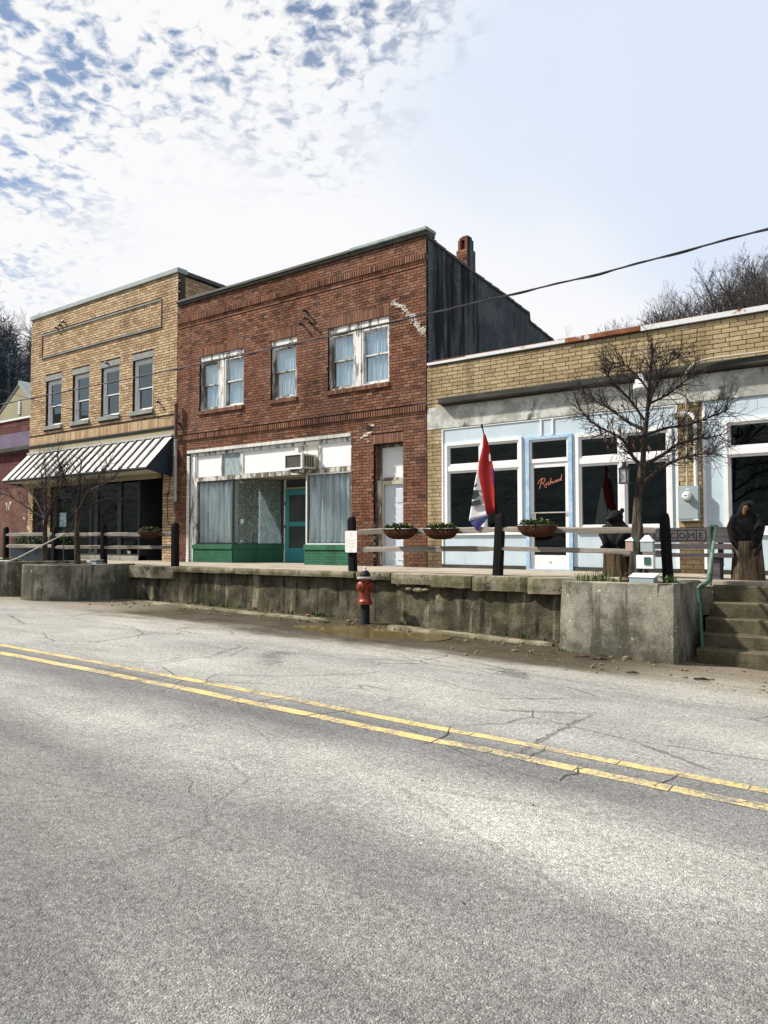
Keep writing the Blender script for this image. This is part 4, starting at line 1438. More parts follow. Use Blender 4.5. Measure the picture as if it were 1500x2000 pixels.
G().box(TX1 - .25, TX1 - .012, FY + .1, 25, SW, TT).box(TX0, TX0 + .25, FY + .1, 25, SW, TT).box(TX0, TX1, 24.7, 25, SW, TT).box(TX0 + .2, TX1 - .2, FY + .3, 24.8, 9.0, 9.2).build('rear_wall', 'red_mortar', tb)
G().box(TX0 - .04, TX1 + .05, FY - .06, FY + .35, TT, TT + .16).build('coping', 'coping_grey', tb, bevel=.01)
G().box(TX1 - .3, TX1 + .05, FY + .352, 25, TT, TT + .12).build('side_coping', 'coping_dark', tb)
# recessed sign panel outlined by a raised dark brick border
fg = G()
fg.box(-27.46, -20.12, FY - .035, FY + .05, 9.58, 9.63).box(-27.46, -20.12, FY - .05, FY + .05, 8.69, 8.735)
fg.build('panel_border', 'stone_sill', tb)
for a in (-27.46, -20.16):
    G().box(a, a + .04, FY - .03, FY + .05, 8.736, 9.579).build('panel_border', 'pipe_brown', tb)
for a, b in wins:
    G().box(a - .05, b + .035, FY - .006, FY + .2, WZ1 + .001, 7.98).build('lintel', 'stone_sill', tb)
    G().box(a - .11, b + .06, FY - .07, FY + .2, 5.895, WZ0 - .001).build('sill', 'stone_sill', tb)
    sash_window(tb, a + .01, b - .01, WZ0, WZ1, FY + .09, .12, 'white', zmid=WZ0 + .78, glass='dark_glass', head=.13)
    room(tb, a - .05, b + .05, FY + .301, FY + 2.0, WZ0 - .05, WZ1 + .05)
# cornice mouldings and lintel over the awning
G().box(TX0 + .01, TX1, FY - .045, FY + .2, 5.31, 5.365).box(TX0 + .01, TX1, FY - .025, FY + .2, 5.25, 5.29).build('moulding', 'ledge', tb)
G().box(TX0 + .01, TX1, FY - .012, FY + .2, 5.29, 5.31).box(TX0 + .01, TX1, FY - .008, FY + .2, 5.03, 5.25).build('lintel_band', 'gable', tb)
ig = G()
for x, z in ((-26.4, 9.72), (-26.15, 9.78), (-25.9, 9.86), (-20.2, 6.2), (-23.1, 7.9)):
    ig.tube([(x, FY, z), (x + .02, FY - .10, z)], .035, 6).ball((x + .03, FY - .11, z), .05, 7, 5)
ig.build('iron_bracket', 'dark_metal', tb)
# awning
aw = thing('awning', (-23.9, 14.7, 3.9), 'white standing-seam metal awning over the tan building storefront', 'awning')
AX0, AX1 = -28.3, -19.47
ztop, zbot, yb_ = 5.04, 3.96, 14.18
n = 19
pw = (AX1 - AX0) / n
for i in range(n):
    a, b = AX0 + i * pw, AX0 + (i + 1) * pw
    G().add([(a, FY - .012, ztop), (b, FY - .012, ztop), (b, yb_, zbot), (a, yb_, zbot), (a, FY - .012, ztop - .02), (b, FY - .012, ztop - .02), (b, yb_ + .01, zbot - .02), (a, yb_ + .01, zbot - .02)],
            [(0, 3, 2, 1), (4, 5, 6, 7), (3, 7, 6, 2), (0, 1, 5, 4)]).build('awning_panel', 'awning_metal', aw)
for i in range(1, n):
    a = AX0 + i * pw
    w = .046
    G().add([(a - w, FY - .02, ztop - .002), (a + w, FY - .02, ztop - .002), (a + w, yb_, zbot - .002), (a - w, yb_, zbot - .002),
             (a - w, FY - .06, ztop + .03), (a + w, FY - .06, ztop + .03), (a + w, yb_ - .03, zbot + .03), (a - w, yb_ - .03, zbot + .03)],
            [(4, 7, 6, 5), (0, 4, 5, 1), (1, 5, 6, 2), (2, 6, 7, 3), (3, 7, 4, 0)]).build('seam', 'seam_metal', aw)
G().box(AX0, AX1, FY - .08, FY - .012, ztop - .01, ztop + .05).build('top_flashing', 'awning_metal', aw)
for x in (AX0 + .005, AX1 - .035):
    G().prism_x([(FY - .013, ztop - .025), (FY - .013, zbot - .25), (yb_ + .03, zbot - .07), (yb_ + .03, zbot - .03)], x, x + .03).build('end_panel', 'navy', aw)
G().box(AX0, AX1, yb_, yb_ + .03, zbot - .06, zbot - .022).build('edge_trim', 'dark_metal', aw)
G().box(AX0 + .04, AX1 - .04, yb_ + .10, FY - .02, zbot - .10, zbot - .07).build('awning_soffit', 'cream', aw)
G().box(AX0 + .05, -20.0, 15.0, 15.16, 3.70, zbot - .10).build('fascia', 'gable', tb)
# storefront under the awning
SY = FY + .14
G().box(-27.93, -27.2, SY + .1, SY + .16, 1.0, 3.9).build('side_door', 'navy', tb)
G().box(-27.62, -27.60, SY + .085, SY + .1, 1.05, 3.3).build('door_stile', 'dark_metal', tb)
G().box(-27.93, -19.97, SY - .03, SY + .2, 3.88, 5.03).build('header', 'ledge', tb)
PB = Bricks(tb, 'tan_brick')
PB.field(-27.2, -26.72, SW, 3.88, FY + .02, .24, .0915, .014, [], seed=31)
PB.build(0)
G().box(-27.2, -26.72, FY + .03, FY + .3, SW, 3.88).build('pier', 'tan_mortar', tb)
G().box(-26.72, -26.42, SY - .04, SY + .2, SW, 3.88).build('column', 'dark_metal', tb)
G().box(-26.42, -21.36, SY - .06, SY + .25, SW, 1.16).build('sill_kerb', 'concrete', tb)
for a, b in ((-26.42, -24.28), (-23.86, -22.58), (-22.46, -21.42)):
    frame_rect(G(), a, b, 1.16, 3.88, .05, SY, SY + .08).build('window_frame', 'dark_metal', tb)
    pane(tb, a + .05, b - .05, 1.21, 3.83, SY + .04, 'dark_glass')
    G().box(a + .05, b - .05, SY + .01, SY + .05, 1.78, 1.82).build('transom_bar', 'dark_metal', tb)
frame_rect(G(), -24.28, -23.86, 1.16, 3.88, .10, SY + .005, SY + .08).build('post', 'dark_metal', tb)
G().box(-24.18, -23.96, SY + .04, SY + .05, 1.2, 3.8).build('narrow_pane', 'navy', tb)
G().box(-22.58, -22.46, SY, SY + .08, 1.16, 3.88).build('mullion', 'dark_metal', tb)
G().box(-21.42, -21.36, SY - .01, SY + 1.4, 1.0, 3.88).build('return_frame', 'dark_metal', tb)
G().box(-21.4, -19.95, SY + 1.4, SY + 1.5, 1.0, 3.88).build('entry_back', 'navy', tb)
G().box(-21.4, -19.95, FY + .1, SY + 1.5, .95, 1.004).build('entry_floor', 'sidewalk', tb)
G().box(-19.975, -19.95, FY + .2, SY + 1.5, 1.0, 3.88).build('entry_side', 'interior_brown', tb)
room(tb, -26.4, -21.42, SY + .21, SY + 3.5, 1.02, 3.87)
G().box(-26.3, -25.86, SY + .02, SY + .03, 2.20, 2.72).build('poster', 'poster', tb)
for a, b, z0, z1 in ((-26.2, -25.2, 2.76, 3.2), (-25.0, -24.4, 2.74, 3.18)):
    G().box(a, b, SY + .35, SY + .36, z0, z1).build('window_board', 'cream', tb)
vs, fs = text_shape('bo', .16)
G().add([(-22.0 + x, SY - .012, 1.235 + y) for x, y, z in vs], fs).build('window_lettering', 'sign_white', tb)
G().box(-26.95, -26.75, FY - .1, FY + .02, 2.78, 2.86).ball((-26.85, FY - .08, 2.87), (.1, .08, .05), 8, 5).build('wall_light', 'dark_metal', tb)
G().box(-19.80, -19.62, FY - .1, FY, 3.13, 3.2).tube([(-19.71, FY - .02, 3.13), (-19.7, FY - .02, 2.4), (-19.6, FY - .02, 2.2), (-19.4, FY - .02, 2.18)], .012, 5).tube([(-19.65, FY - .02, 3.2), (-19.6, FY - .02, 3.8)], .012, 5).build('wall_light', 'pipe_brown', tb)

# ------------------------------------------------------------------ single-storey yellow brick building (right)
YX0, YX1, YT = -9.775, 3.5, 5.93
yb = thing('brick_building', (-4, 16, SW), 'low yellow brick building with pale blue storefront', 'building', 'row of shop buildings')
B = Bricks(yb, 'yel_brick')
B.field(YX0, YX1, 4.985, YT, FY, .292, .0905, .015, [(-9.37, YX1, 4.8, 5.06)], seed=41, jit=.004)
B.field(YX0, -9.37, SW, 4.33, FY, .292, .0905, .012, [], seed=42)
B.field(-3.90, -3.45, SW, 4.33, FY, .292, .0905, .012, [], seed=43)
B.field(YX0, -9.37, 4.88, 4.975, FY, .292, .0905, .012, [], seed=44)
B.build()
G().box(YX0, YX1, FY + .018, FY + .3, 4.86, YT).box(YX0, -9.372, FY + .018, FY + .3, SW - .05, 4.33).box(-3.90, -3.45, FY + .018, FY + .3, SW - .05, 4.33).build('wall', 'yel_mortar', yb)
G().box(YX0 + .002, YX1, FY - .012, FY + .25, 4.34, 4.875).build('concrete_band', 'band', yb, bevel=.01)
G().box(-9.36, YX1, FY - .20, FY + .05, 4.905, 5.055).build('ledge', 'ledge', yb, bevel=.02)
G().box(YX0 + .02, YX0 + 1.1, FY - .04, FY + .33, YT, YT + .06).box(YX0 + 1.1, -6.2, FY - .05, FY + .33, YT, YT + .075).build('coping', 'white_rust', yb)
G().box(-6.195, -4.6, FY - .06, FY + .33, YT - .01, YT + .085).build('rusted_coping', 'rust', yb)
G().box(-4.595, YX1, FY - .05, FY + .33, YT - .02, YT + .08).build('coping', 'white_rust', yb)
G().box(-9.6, -3.2, FY - .01, FY + .34, YT + .085, YT + .10).build('coping_lip', 'rust', yb)
G().box(YX1 - .3, YX1, FY + .3, 26, SW - .5, 5.6).box(YX0, YX1, 25.7, 26, SW - .5, 5.6).box(YX0, YX1, FY + .301, 26, 5.3, 5.45).build('rear_wall', 'yel_mortar', yb)
# pale blue stucco with the openings
oA, oD, oB, oC = (-9.26, -7.27, 1.79, 3.96), (-7.17, -6.08, 1.0, 3.94), (-6.0, -4.03, 1.82, 3.90), (-3.06, .6, 1.75, 3.93)
wall_with_holes(-9.36, -3.905, 1.085, 4.335, FY + .02, FY + .14, [oA, oD, oB]).build('stucco_wall', 'grey_blue_paint', yb)
wall_with_holes(-3.445, YX1, 1.085, 4.335, FY + .02, FY + .14, [oC]).build('stucco_wall', 'grey_blue_paint', yb)
G().box(-9.36, -7.17, FY - .01, FY + .2, .99, 1.085).box(-6.08, -3.905, FY - .01, FY + .2, .99, 1.085).box(-3.445, YX1, FY - .01, FY + .2, .99, 1.085).build('base_strip', 'ledge', yb)
tr = G()
for a, b in ((-9.365, -9.33), (-6.82, -6.785), (-6.55, -6.515), (-3.96, -3.905), (-3.45, -3.40)):
    tr.box(a, b, FY - .005, FY + .03, 3.97 if -7 < a < -6 else 1.09, 4.33)
tr.box(-9.33, -3.96, FY + .0, FY + .03, 4.31, 4.335)
tr.build('trim_strip', 'white', yb)


def shop_window(x0, x1, z0, z1, cols, zt):
    w = bpy.data.objects.new('window', None)
    COL.objects.link(w)
    w.parent = yb
    w.location = Vector((x0, FY, z0)) - wloc(yb)
    frame_rect(G(), x0 - .01, x1 + .01, z0 - .01, z1 + .02, .07, FY - .025, FY + .12, .12, .07).build('frame', 'white', w)
    xs_ = [x0 + .06 + (x1 - x0 - .12) * i / cols for i in range(cols + 1)]
    mg = G()
    for q in xs_[1:-1]:
        mg.box(q - .05, q + .05, FY - .02, FY + .11, z0 + .1, z1 - .04)
    for a, b in zip(xs_, xs_[1:]):
        mg.box(a + (.05 if a != xs_[0] else 0), b - (.05 if b != xs_[-1] else 0), FY - .015, FY + .11, zt - .06, zt + .06)
    mg.build('mullion', 'white', w)
    for i, (a, b) in enumerate(zip(xs_, xs_[1:])):
        a += .05 if i else .0
        b -= .05 if i < cols - 1 else .0
        for za, zb in ((z0 + .11, zt - .06), (zt + .06, z1 - .05)):
            frame_rect(G(), a, b, za, zb, .05, FY + .01, FY + .08).build('sash', 'white', w)
            pane(w, a + .05, b - .05, za + .05, zb - .05, FY + .05, 'dark_glass')
    return w


shop_window(*oA, 2, 3.36)
shop_window(*oB, 2, 3.33)
shop_window(*oC, 2, 3.33)
sd = bpy.data.objects.new('door', None)
COL.objects.link(sd)
sd.parent = yb
sd.location = Vector((-7.1, FY, SW)) - wloc(yb)
frame_rect(G(), -7.165, -6.085, 1.0, 3.94, .085, FY - .03, FY + .12, .03, .06).build('door_frame', 'blue_frame', sd)
frame_rect(G(), -7.08, -6.17, 3.36, 3.88, .045, FY + .0, FY + .1, .09).build('transom_frame', 'white', sd)
pane(sd, -7.035, -6.215, 3.45, 3.835, FY + .05, 'dark_glass')
frame_rect(G(), -7.08, -6.17, 1.03, 3.355, .085, FY + .02, FY + .08, .30, .10).build('door_leaf', 'white', sd)
pane(sd, -6.995, -6.255, 1.33, 3.255, FY + .05, 'dark_glass')
G().box(-7.06, -6.19, FY - .02, FY + .0, 2.245, 2.27).build('push_bar', 'silver', sd)
G().tube([(-6.97, FY + .01, 2.235), (-6.93, FY - .05, 2.22), (-6.92, FY - .06, 1.95), (-6.96, FY + .0, 1.92)], .013, 6).build('pull_handle', 'silver', sd)
G().box(-6.65, -6.59, FY + .012, FY + .02, 1.17, 1.19).build('maker_plate', 'silver', sd)
# script lettering inside the door glass
strokes = [[(.02, .10), (.08, .17), (.17, .21), (.26, .20), (.28, .15), (.22, .11), (.14, .10), (.22, .08), (.27, .0), (.32, -.02)], [(.17, .20), (.13, .10), (.08, -.02)],
           [(.29, .05), (.32, .09), (.31, .04), (.34, .03)], [(.42, .09), (.38, .10), (.36, .06), (.38, .035), (.42, .05)], [(.47, .18), (.44, .04), (.47, .09), (.50, .10), (.50, .05), (.52, .05)],
           [(.53, .10), (.53, .06), (.56, .055), (.58, .10), (.58, .06), (.61, .06), (.63, .11)], [(.66, .11), (.63, .09), (.65, .06), (.68, .08), (.66, .11)], [(.72, .12), (.69, .10), (.71, .07), (.74, .09), (.72, .12)],
           [(.79, .12), (.76, .11), (.76, .08), (.79, .08), (.83, .21)], [(.79, .13), (.80, .08), (.83, .09)]]
ng = G()
for s_ in strokes:
    ng.tube([(-6.92 + x * .70, FY + .040, 2.80 + (y + .10 * x) * .95) for x, y in s_], .0052, 5)
ng.build('script_lettering', 'neon', sd)
room(yb, -9.34, -3.92, FY + .15, FY + 5, 1.01, 4.3)
room(yb, -3.44, YX1 - .3, FY + .15, FY + 5, 1.01, 4.3, 'interior_brown')
fur = G()
for x0, x1, y0, y1, z0, z1 in ((-8.6, -7.4, 17, 17.6, 1.02, 1.95), (-5.7, -4.4, 17.2, 17.9, 1.02, 1.85), (-8.9, -8.2, 18.5, 19, 1.02, 2.6), (-2.6, -.8, 17, 17.6, 1.02, 1.9)):
    fur.box(x0, x1, y0, y1, z0, z1)
fur.build('shop_counter', 'interior_brown', yb)
for z, y in ((3.5, 17.5), (3.5, 18.6)):
    G().box(-9.2, -4.2, y, y + .12, z, z + .05).build('reflection_bar', 'box_grey', yb)  # pale bars added to imitate bands of reflection in the shop glass

# electric meter with its conduits
em = thing('electric_meter', (-3.68, 15.1, 2.0), 'grey electric meter box with round dial on the yellow brick pier', 'electric meter')
G().box(-3.885, -3.505, FY - .16, FY - .006, 2.02, 2.70).build('box', 'box_grey', em, bevel=.008)
G().box(-3.875, -3.515, FY - .168, FY - .161, 2.06, 2.36).build('lower_cover', 'box_grey', em, bevel=.004)
G().lathe([(.085, 0), (.085, .03), (.075, .045), (.072, .09), (.055, .11), (.0, .115)], (-3.71, FY - .16, 2.50), 24, 'y').build('dial', 'lantern_glass', em, smooth=True)
G().lathe([(.095, 0), (.095, .02), (.08, .022)], (-3.71, FY - .16, 2.50), 24, 'y').build('dial_ring', 'silver', em)
G().box(-3.74, -3.69, FY - .2762, FY - .2752, 2.50, 2.515).build('dial_numbers', 'ink', em)
G().box(-3.62, -3.60, FY - .19, FY - .16, 2.32, 2.37).build('hasp', 'silver', em)
G().box(-3.73, -3.66, FY - .1645, FY - .1605, 2.625, 2.645).box(-3.60, -3.51, FY - .1645, FY - .1605, 2.03, 2.06).build('label_plate', 'sign_white', em)
cd = thing('conduit', (-3.7, 15.1, 2.7), 'bent tan conduit sweeping from the meter up along the ledge', 'conduit')
pts = [(-3.72, 15.12, 2.70), (-3.72, 15.12, 4.4), (-3.72, 15.06, 4.62), (-3.70, 14.92, 4.78), (-3.62, 14.90, 4.95), (-3.45, 14.92, 5.07), (-3.2, 14.94, 5.10), (-2.6, 14.96, 5.09), (3.0, 14.98, 5.085)]
P4 = []
for i in range(len(pts) - 1):
    a, b = Vector(pts[i]), Vector(pts[i + 1])
    P4 += [a.lerp(b, k / 4) for k in range(4)]
P4.append(Vector(pts[-1]))
for _ in range(3):
    P4 = [P4[0]] + [(P4[i - 1] + P4[i] * 2 + P4[i + 1]) / 4 for i in range(1, len(P4) - 1)] + [P4[-1]]
G().tube(P4, .022, 8).build('tube', 'conduit_tan', cd, smooth=True)
G().tube([(-3.72, 15.12, 2.71), (-3.72, 15.12, 2.78)], .034, 8).build('coupling', 'conduit_tan', cd)
for z in (3.3, 4.36):
    G().box(-3.77, -3.67, 15.10, 15.19, z, z + .025).build('strap', 'silver', cd)
wc = thing('conduit', (-3.56, 15.1, 2.7), 'thick white conduit bending left above the meter', 'conduit')
G().tube([(-3.565, 15.12, 2.70), (-3.565, 15.12, 3.95), (-3.58, 15.12, 4.03), (-3.64, 15.12, 4.10), (-3.74, 15.12, 4.13), (-3.98, 15.12, 4.13)], .034, 10).build('tube', 'white', wc, smooth=True)
G().tube([(-3.96, 15.12, 4.13), (-4.02, 15.14, 4.13)], .05, 8).build('service_head', 'white', wc)
# barn lamp and iron coil on the wall
bl = thing('barn_lamp', (-4.5, 14.8, 4.6), 'white enamel barn lamp shade below the dark ledge', 'lamp')
G().tube([(-4.45, 15.19, 5.2), (-4.45, 14.95, 5.3), (-4.47, 14.75, 5.15), (-4.47, 14.70, 4.95)], .016, 7).build('arm', 'dark_metal', bl)
G().lathe([(.035, .30), (.045, .26), (.06, .24), (.15, .05), (.16, .0), (.15, .0), (.05, .22)], (-4.47, 14.70, 4.63), 20).build('shade', 'lamp_white', bl, smooth=True)
wi = thing('wall_hook', (-3.92, 15.12, 5.32), 'dark iron wall hook with a coil of wire on the yellow bricks', 'hook')
G().tube([(-3.92 + .09 * math.cos(t), 15.12, 5.32 + .11 * math.sin(t)) for t in np.linspace(0, 12, 40)], .008, 5).build('wire_coil', 'dark_metal', wi)
G().tube([(-3.93, 15.2, 5.36), (-3.93, 15.05, 5.36)], .04, 8).ball((-3.93, 15.03, 5.34), .055, 8, 6).build('hook', 'dark_metal', wi)

# ------------------------------------------------------------------ farther buildings, left edge
pb = thing('block_building', (-33, 17, SW), 'low purple and dark red block building at the left edge', 'building')
PY = 16.6
G().box(-44, -28.35, PY + .01, 26, SW - .2, 6.95).build('wall', 'pale_joint', pb)
B = Bricks(pb, 'dark_block')
B.field(-44, -28.36, 6.42, 6.95, PY - .002, .62, .265, .018, [], seed=51, depth=.05)
B.field(-44, -28.36, 4.0, 5.55, PY - .002, .62, .255, .018, [], seed=52, depth=.05)
B.build(60)
G().box(-44, -28.36, PY - .012, PY + .05, 5.72, 6.40).build('painted_band', 'purple', pb)
G().box(-44, -28.36, PY - .22, PY + .02, 5.56, 5.72).build('ledge', 'ledge', pb)
G().box(-44, -28.36, PY - .008, PY + .05, SW, 3.98).build('faded_wall', 'mural', pb)
G().box(-44, -28.34, PY - .06, PY + .3, 6.952, 7.03).build('coping', 'white', pb)
G().tube([(-30.9, PY - .03, 6.2), (-30.0, PY - .05, 6.0), (-29.5, PY - .05, 5.75), (-29.35, PY - .06, 5.6)], .018, 5).build('cable', 'wire', pb)
gb = thing('gabled_building', (-57.3, 30, 2), 'beige stucco gable with a narrow white vent beyond the tan building', 'building')
ax0, az0 = -57.3, 14.0
G().prism([(-63.6, 2), (-63.6, 10), (ax0, az0), (-51.7, 9.6), (-51.7, 2)], 30, 40).build('wall', 'gable', gb)
G().prism([(ax0, az0 + .02), (-51.4, 9.38), (-51.4, 9.7), (ax0, az0 + .34)], 29.8, 40).build('roof_edge', 'coping_grey', gb)
G().prism([(ax0, az0 + .02), (ax0, az0 + .34), (-63.9, 10.1), (-63.9, 9.8)], 29.97, 40).build('roof', 'coping_dark', gb)
for k in range(7):
    G().box(-57.5, -57.2, 29.93, 30.02, 11.7 + k * .15, 11.8 + k * .15).build('vent_slat', 'white', gb)


# ------------------------------------------------------------------ split-rail fences
FYN = 12.1


def fence(label, posts, rails):
    f = thing('rail_fence', (posts[0][0], FYN, SW), label, 'fence', 'rail fences along the sidewalk edge')
    for i, (xb, xt, zt) in enumerate(posts):
        w = .068 + .006 * (i % 2)
        vs = []
        for z, k, sc in ((.93, 0, 1), (1.5, .5, .97), (zt - .06, .96, .95), (zt, 1, .72)):
            cx = xb + (xt - xb) * k
            for a, b in ((-1, -1), (0, -1.06), (1, -1), (1.05, 0), (1, 1), (0, 1.05), (-1, 1), (-1.06, 0)):
                vs.append((cx + a * w * sc + .006 * nz(z, a, i, 4), FYN + b * w * sc, z + (.015 * a if k == 1 else 0)))
        fs = []
        for j in range(3):
            for k in range(8):
                fs.append((j * 8 + k, j * 8 + (k + 1) % 8, (j + 1) * 8 + (k + 1) % 8, (j + 1) * 8 + k))
        fs.append(tuple(24 + k for k in range(8)))
        G().add(vs, fs).build('post', 'black_wood', f)
    for i, (x0, z0, x1, z1, h) in enumerate(rails):
        n = 14
        vs, fs = [], []
        for k in range(n + 1):
            t = k / n
            x = x0 + (x1 - x0) * t
            e = min(1, min(t, 1 - t) * 7 + .45)
            z = z0 + (z1 - z0) * t + .012 * nz(x, i, 0, 1.3)
            hh = h * .5 * e * (1 + .12 * nz(x, i, 3, 2))
            d = .04 * (1 + .2 * nz(x, i, 5, 2))
            y = FYN - .012 + .01 * nz(x, i, 8, 1)
            vs += [(x, y - d, z - hh), (x, y - d * .9, z + hh * .7), (x, y - .1 * d, z + hh), (x, y + d, z + hh * .8), (x, y + d, z - hh * .9)]
        for k in range(n):
            for j in range(5):
                fs.append((k * 5 + (j + 1) % 5, k * 5 + j, (k + 1) * 5 + j, (k + 1) * 5 + (j + 1) % 5))
        fs += [(0, 1, 2, 3, 4), tuple(n * 5 + j for j in (4, 3, 2, 1, 0))]
        G().add(vs, fs).build('rail', 'grey_wood', f)
    return f


fence('split-rail fence with tarred posts in front of the yellow and red buildings', [(-9.62, -9.66, 2.13), (-6.28, -6.215, 2.12), (-3.285, -3.335, 2.05)],
      [(-9.6, 1.825, -6.25, 1.83, .115), (-6.25, 1.845, -3.3, 1.79, .10), (-9.58, 1.47, -6.25, 1.49, .10), (-6.28, 1.50, -3.3, 1.445, .085)])
fence('split-rail fence with tarred posts in front of the tan building', [(-23.8, -23.82, 2.09), (-20.95, -20.95, 2.06), (-18.45, -18.47, 2.10), (-15.37, -15.385, 2.09)],
      [(-23.8, 1.86, -20.95, 1.86, .10), (-20.95, 1.83, -18.45, 1.84, .10), (-18.45, 1.835, -15.38, 1.82, .10),
       (-23.8, 1.50, -20.95, 1.50, .10), (-20.95, 1.47, -18.45, 1.48, .10), (-18.45, 1.48, -15.38, 1.485, .085)])


# ------------------------------------------------------------------ leaves and baskets
def leaf(g, c, d, l, w, up=Vector((0, 0, 1))):
    d = Vector(d).normalized()
    s = d.cross(up)
    s = s.normalized() if s.length > 1e-4 else Vector((1, 0, 0))
    c = Vector(c)
    m_ = c + d * l * .5 + Vector((0, 0, .08 * l))
    g.add([c, m_ - s * w, c + d * l - Vector((0, 0, .1 * l)), m_ + s * w], [(0, 1, 2, 3)])


def foliage(c, r, n, l, w, seed, up=.5):
    rn = random.Random(seed)
    g = G()
    for _ in range(n):
        d = Vector((rn.gauss(0, 1), rn.gauss(0, 1), rn.gauss(0, 1))).normalized()
        p = Vector(c) + Vector((d.x * r[0], d.y * r[1], d.z * r[2])) * rn.uniform(.3, 1) ** .6
        leaf(g, p, Vector((rn.gauss(0, 1), rn.gauss(0, 1), rn.gauss(up, .7))), l * rn.uniform(.6, 1.3), w * rn.uniform(.6, 1.3))
    return g


def basket(x, z, ln, label, seed, flowers=0):
    b = thing('flower_basket', (x, 11.93, z - .2), label, 'flower basket', 'troughs hung on the fence rails')

    def fn(u, v):
        t = u * 2 - 1
        e = (1 - abs(t) ** 3.2) ** .5
        a = math.pi * v
        dep = .11 * (.35 + .65 * e)
        h = .20 * (.12 + .88 * e)
        k = 1 + .05 * nz(u * 5, v * 4, seed, 2)
        return (x + t * ln / 2 * (1 - .10 * math.sin(a)), 11.93 - math.cos(a) * dep * k, z - math.sin(a) * h * k)
    gg = G().grid(fn, 26, 10)
    gg.build('liner', 'coco', b, smooth=True)
    rim = [(x + (u * 2 - 1) * ln / 2, 11.93 - .112 * (.35 + .65 * (1 - abs(u * 2 - 1) ** 3.2) ** .5), z + .004) for u in np.linspace(0, 1, 16)]
    rim += [(p[0], 2 * 11.93 - p[1], p[2]) for p in rim[::-1]]
    G().tube(rim, .007, 5).build('rim_wire', 'dark_metal', b)
    hk = G()
    for s in (-.3, .3):
        hk.tube([(x + s * ln, 12.0, z), (x + s * ln, 12.07, z + .06), (x + s * ln, 12.13, z + .05)], .008, 5)
    hk.build('hook', 'dark_metal', b)
    G().slab([(x - ln * .44, 11.86), (x + ln * .44, 11.86), (x + ln * .44, 12.0), (x - ln * .44, 12.0)], z - .07, z - .03).build('soil', 'soil', b)
    foliage((x, 11.92, z + .015), (ln * .45, .09, .07), 420, .085, .022, seed).build('plants', 'leaf', b, kind='stuff')
    if flowers:
        rn = random.Random(seed + 5)
        fg_ = G()
        for _ in range(flowers):
            q = (x + rn.uniform(-.3, .3) * ln, 11.9 + rn.uniform(-.06, .06), z + rn.uniform(.05, .11))
            for k in range(5):
                leaf(fg_, q, (math.cos(k * 1.256), math.sin(k * 1.256) - .4, .4), .035, .013)
        fg_.build('blossom', 'petal', b, kind='stuff')
    return b


basket(-8.31, 1.865, .80, 'brown trough of green plants in front of the white door', 1)
basket(-7.37, 1.86, .77, 'brown trough of green plants hung left of the flag', 2)
basket(-5.43, 1.895, .74, 'brown trough of green plants hung right of the flag', 3, 3)
basket(-16.2, 1.895, .88, 'brown trough with pale flowers on the fence before the tan building', 4, 16)

# ------------------------------------------------------------------ parking sign
sg = thing('street_sign', (-9.58, 12.0, 1.4), 'small white parking sign with faded lettering on the fence post', 'sign')
pts = []
for cx, cz, a0 in ((-9.455, 1.82, 0), (-9.715, 1.82, 90), (-9.715, 1.425, 180), (-9.455, 1.425, 270)):
    pts += [(cx + .025 * math.cos(R(a0 + t)), cz + .025 * math.sin(R(a0 + t))) for t in (0, 30, 60, 90)]
G().prism(pts, 11.985, 11.99).build('plate', 'sign_white', sg)
rn = random.Random(4)
lg = G()
for z, h, xs_ in ((1.775, .04, [(-9.59, -9.575)]), (1.715, .05, [(-9.60, -9.56)]), (1.63, .035, [(-9.66, -9.63), (-9.61, -9.58), (-9.56, -9.53), (-9.52, -9.50)]),
                  (1.565, .035, [(-9.67, -9.64), (-9.63, -9.60), (-9.58, -9.55), (-9.54, -9.51), (-9.50, -9.48)]), (1.50, .03, [(-9.66, -9.64), (-9.62, -9.59), (-9.57, -9.55), (-9.54, -9.50)])):
    for a, b in xs_:
        lg.box(a, a + .008, 11.983, 11.9846, z, z + h).box(a + .008, b, 11.983, 11.9846, z + h - .008, z + h)
lg.build('faded_lettering', 'sign_ink', sg)
G().ball((-9.585, 11.983, 1.80), .008, 6, 4).build('bolt', 'silver', sg)
G().ball((-9.585, 11.983, 1.44), .008, 6, 4).build('bolt', 'beak', sg)

# ------------------------------------------------------------------ flag
fl = thing('flag', (-6.25, 12.08, 2.1), 'limp red, white and blue open flag on a slanting black pole', 'flag')
G().tube([(-6.25, 12.07, 1.98), (-6.33, 12.07, 2.55), (-6.533, 12.06, 3.65), (-6.56, 12.06, 3.75)], [.017, .015, .012, .012], 8).ball((-6.56, 12.06, 3.75), (.022, .022, .04), 8, 6).build('pole', 'black_wood', fl)


def cloth(edgeL, edgeR, m_, name, y0, amp, k, ph):
    def at_(poly, v):
        zz = v * (len(poly) - 1)
        i = min(int(zz), len(poly) - 2)
        t = zz - i
        return poly[i][0] + (poly[i + 1][0] - poly[i][0]) * t, poly[i][1] + (poly[i + 1][1] - poly[i][1]) * t

    def fn(u, v):
        a, b = at_(edgeL, v), at_(edgeR, v)
        x, z = a[0] + (b[0] - a[0]) * u, a[1] + (b[1] - a[1]) * u
        return (x, y0 - amp * math.sin(u * k + ph + v * 1.5) * min(1, v * 2 + .1) - .02 * v, z)
    g = G().grid(fn, 14, 20)
    o = g.build(name, m_, fl, smooth=True)
    md = o.modifiers.new('thick', 'SOLIDIFY')
    md.thickness = .004
    return o


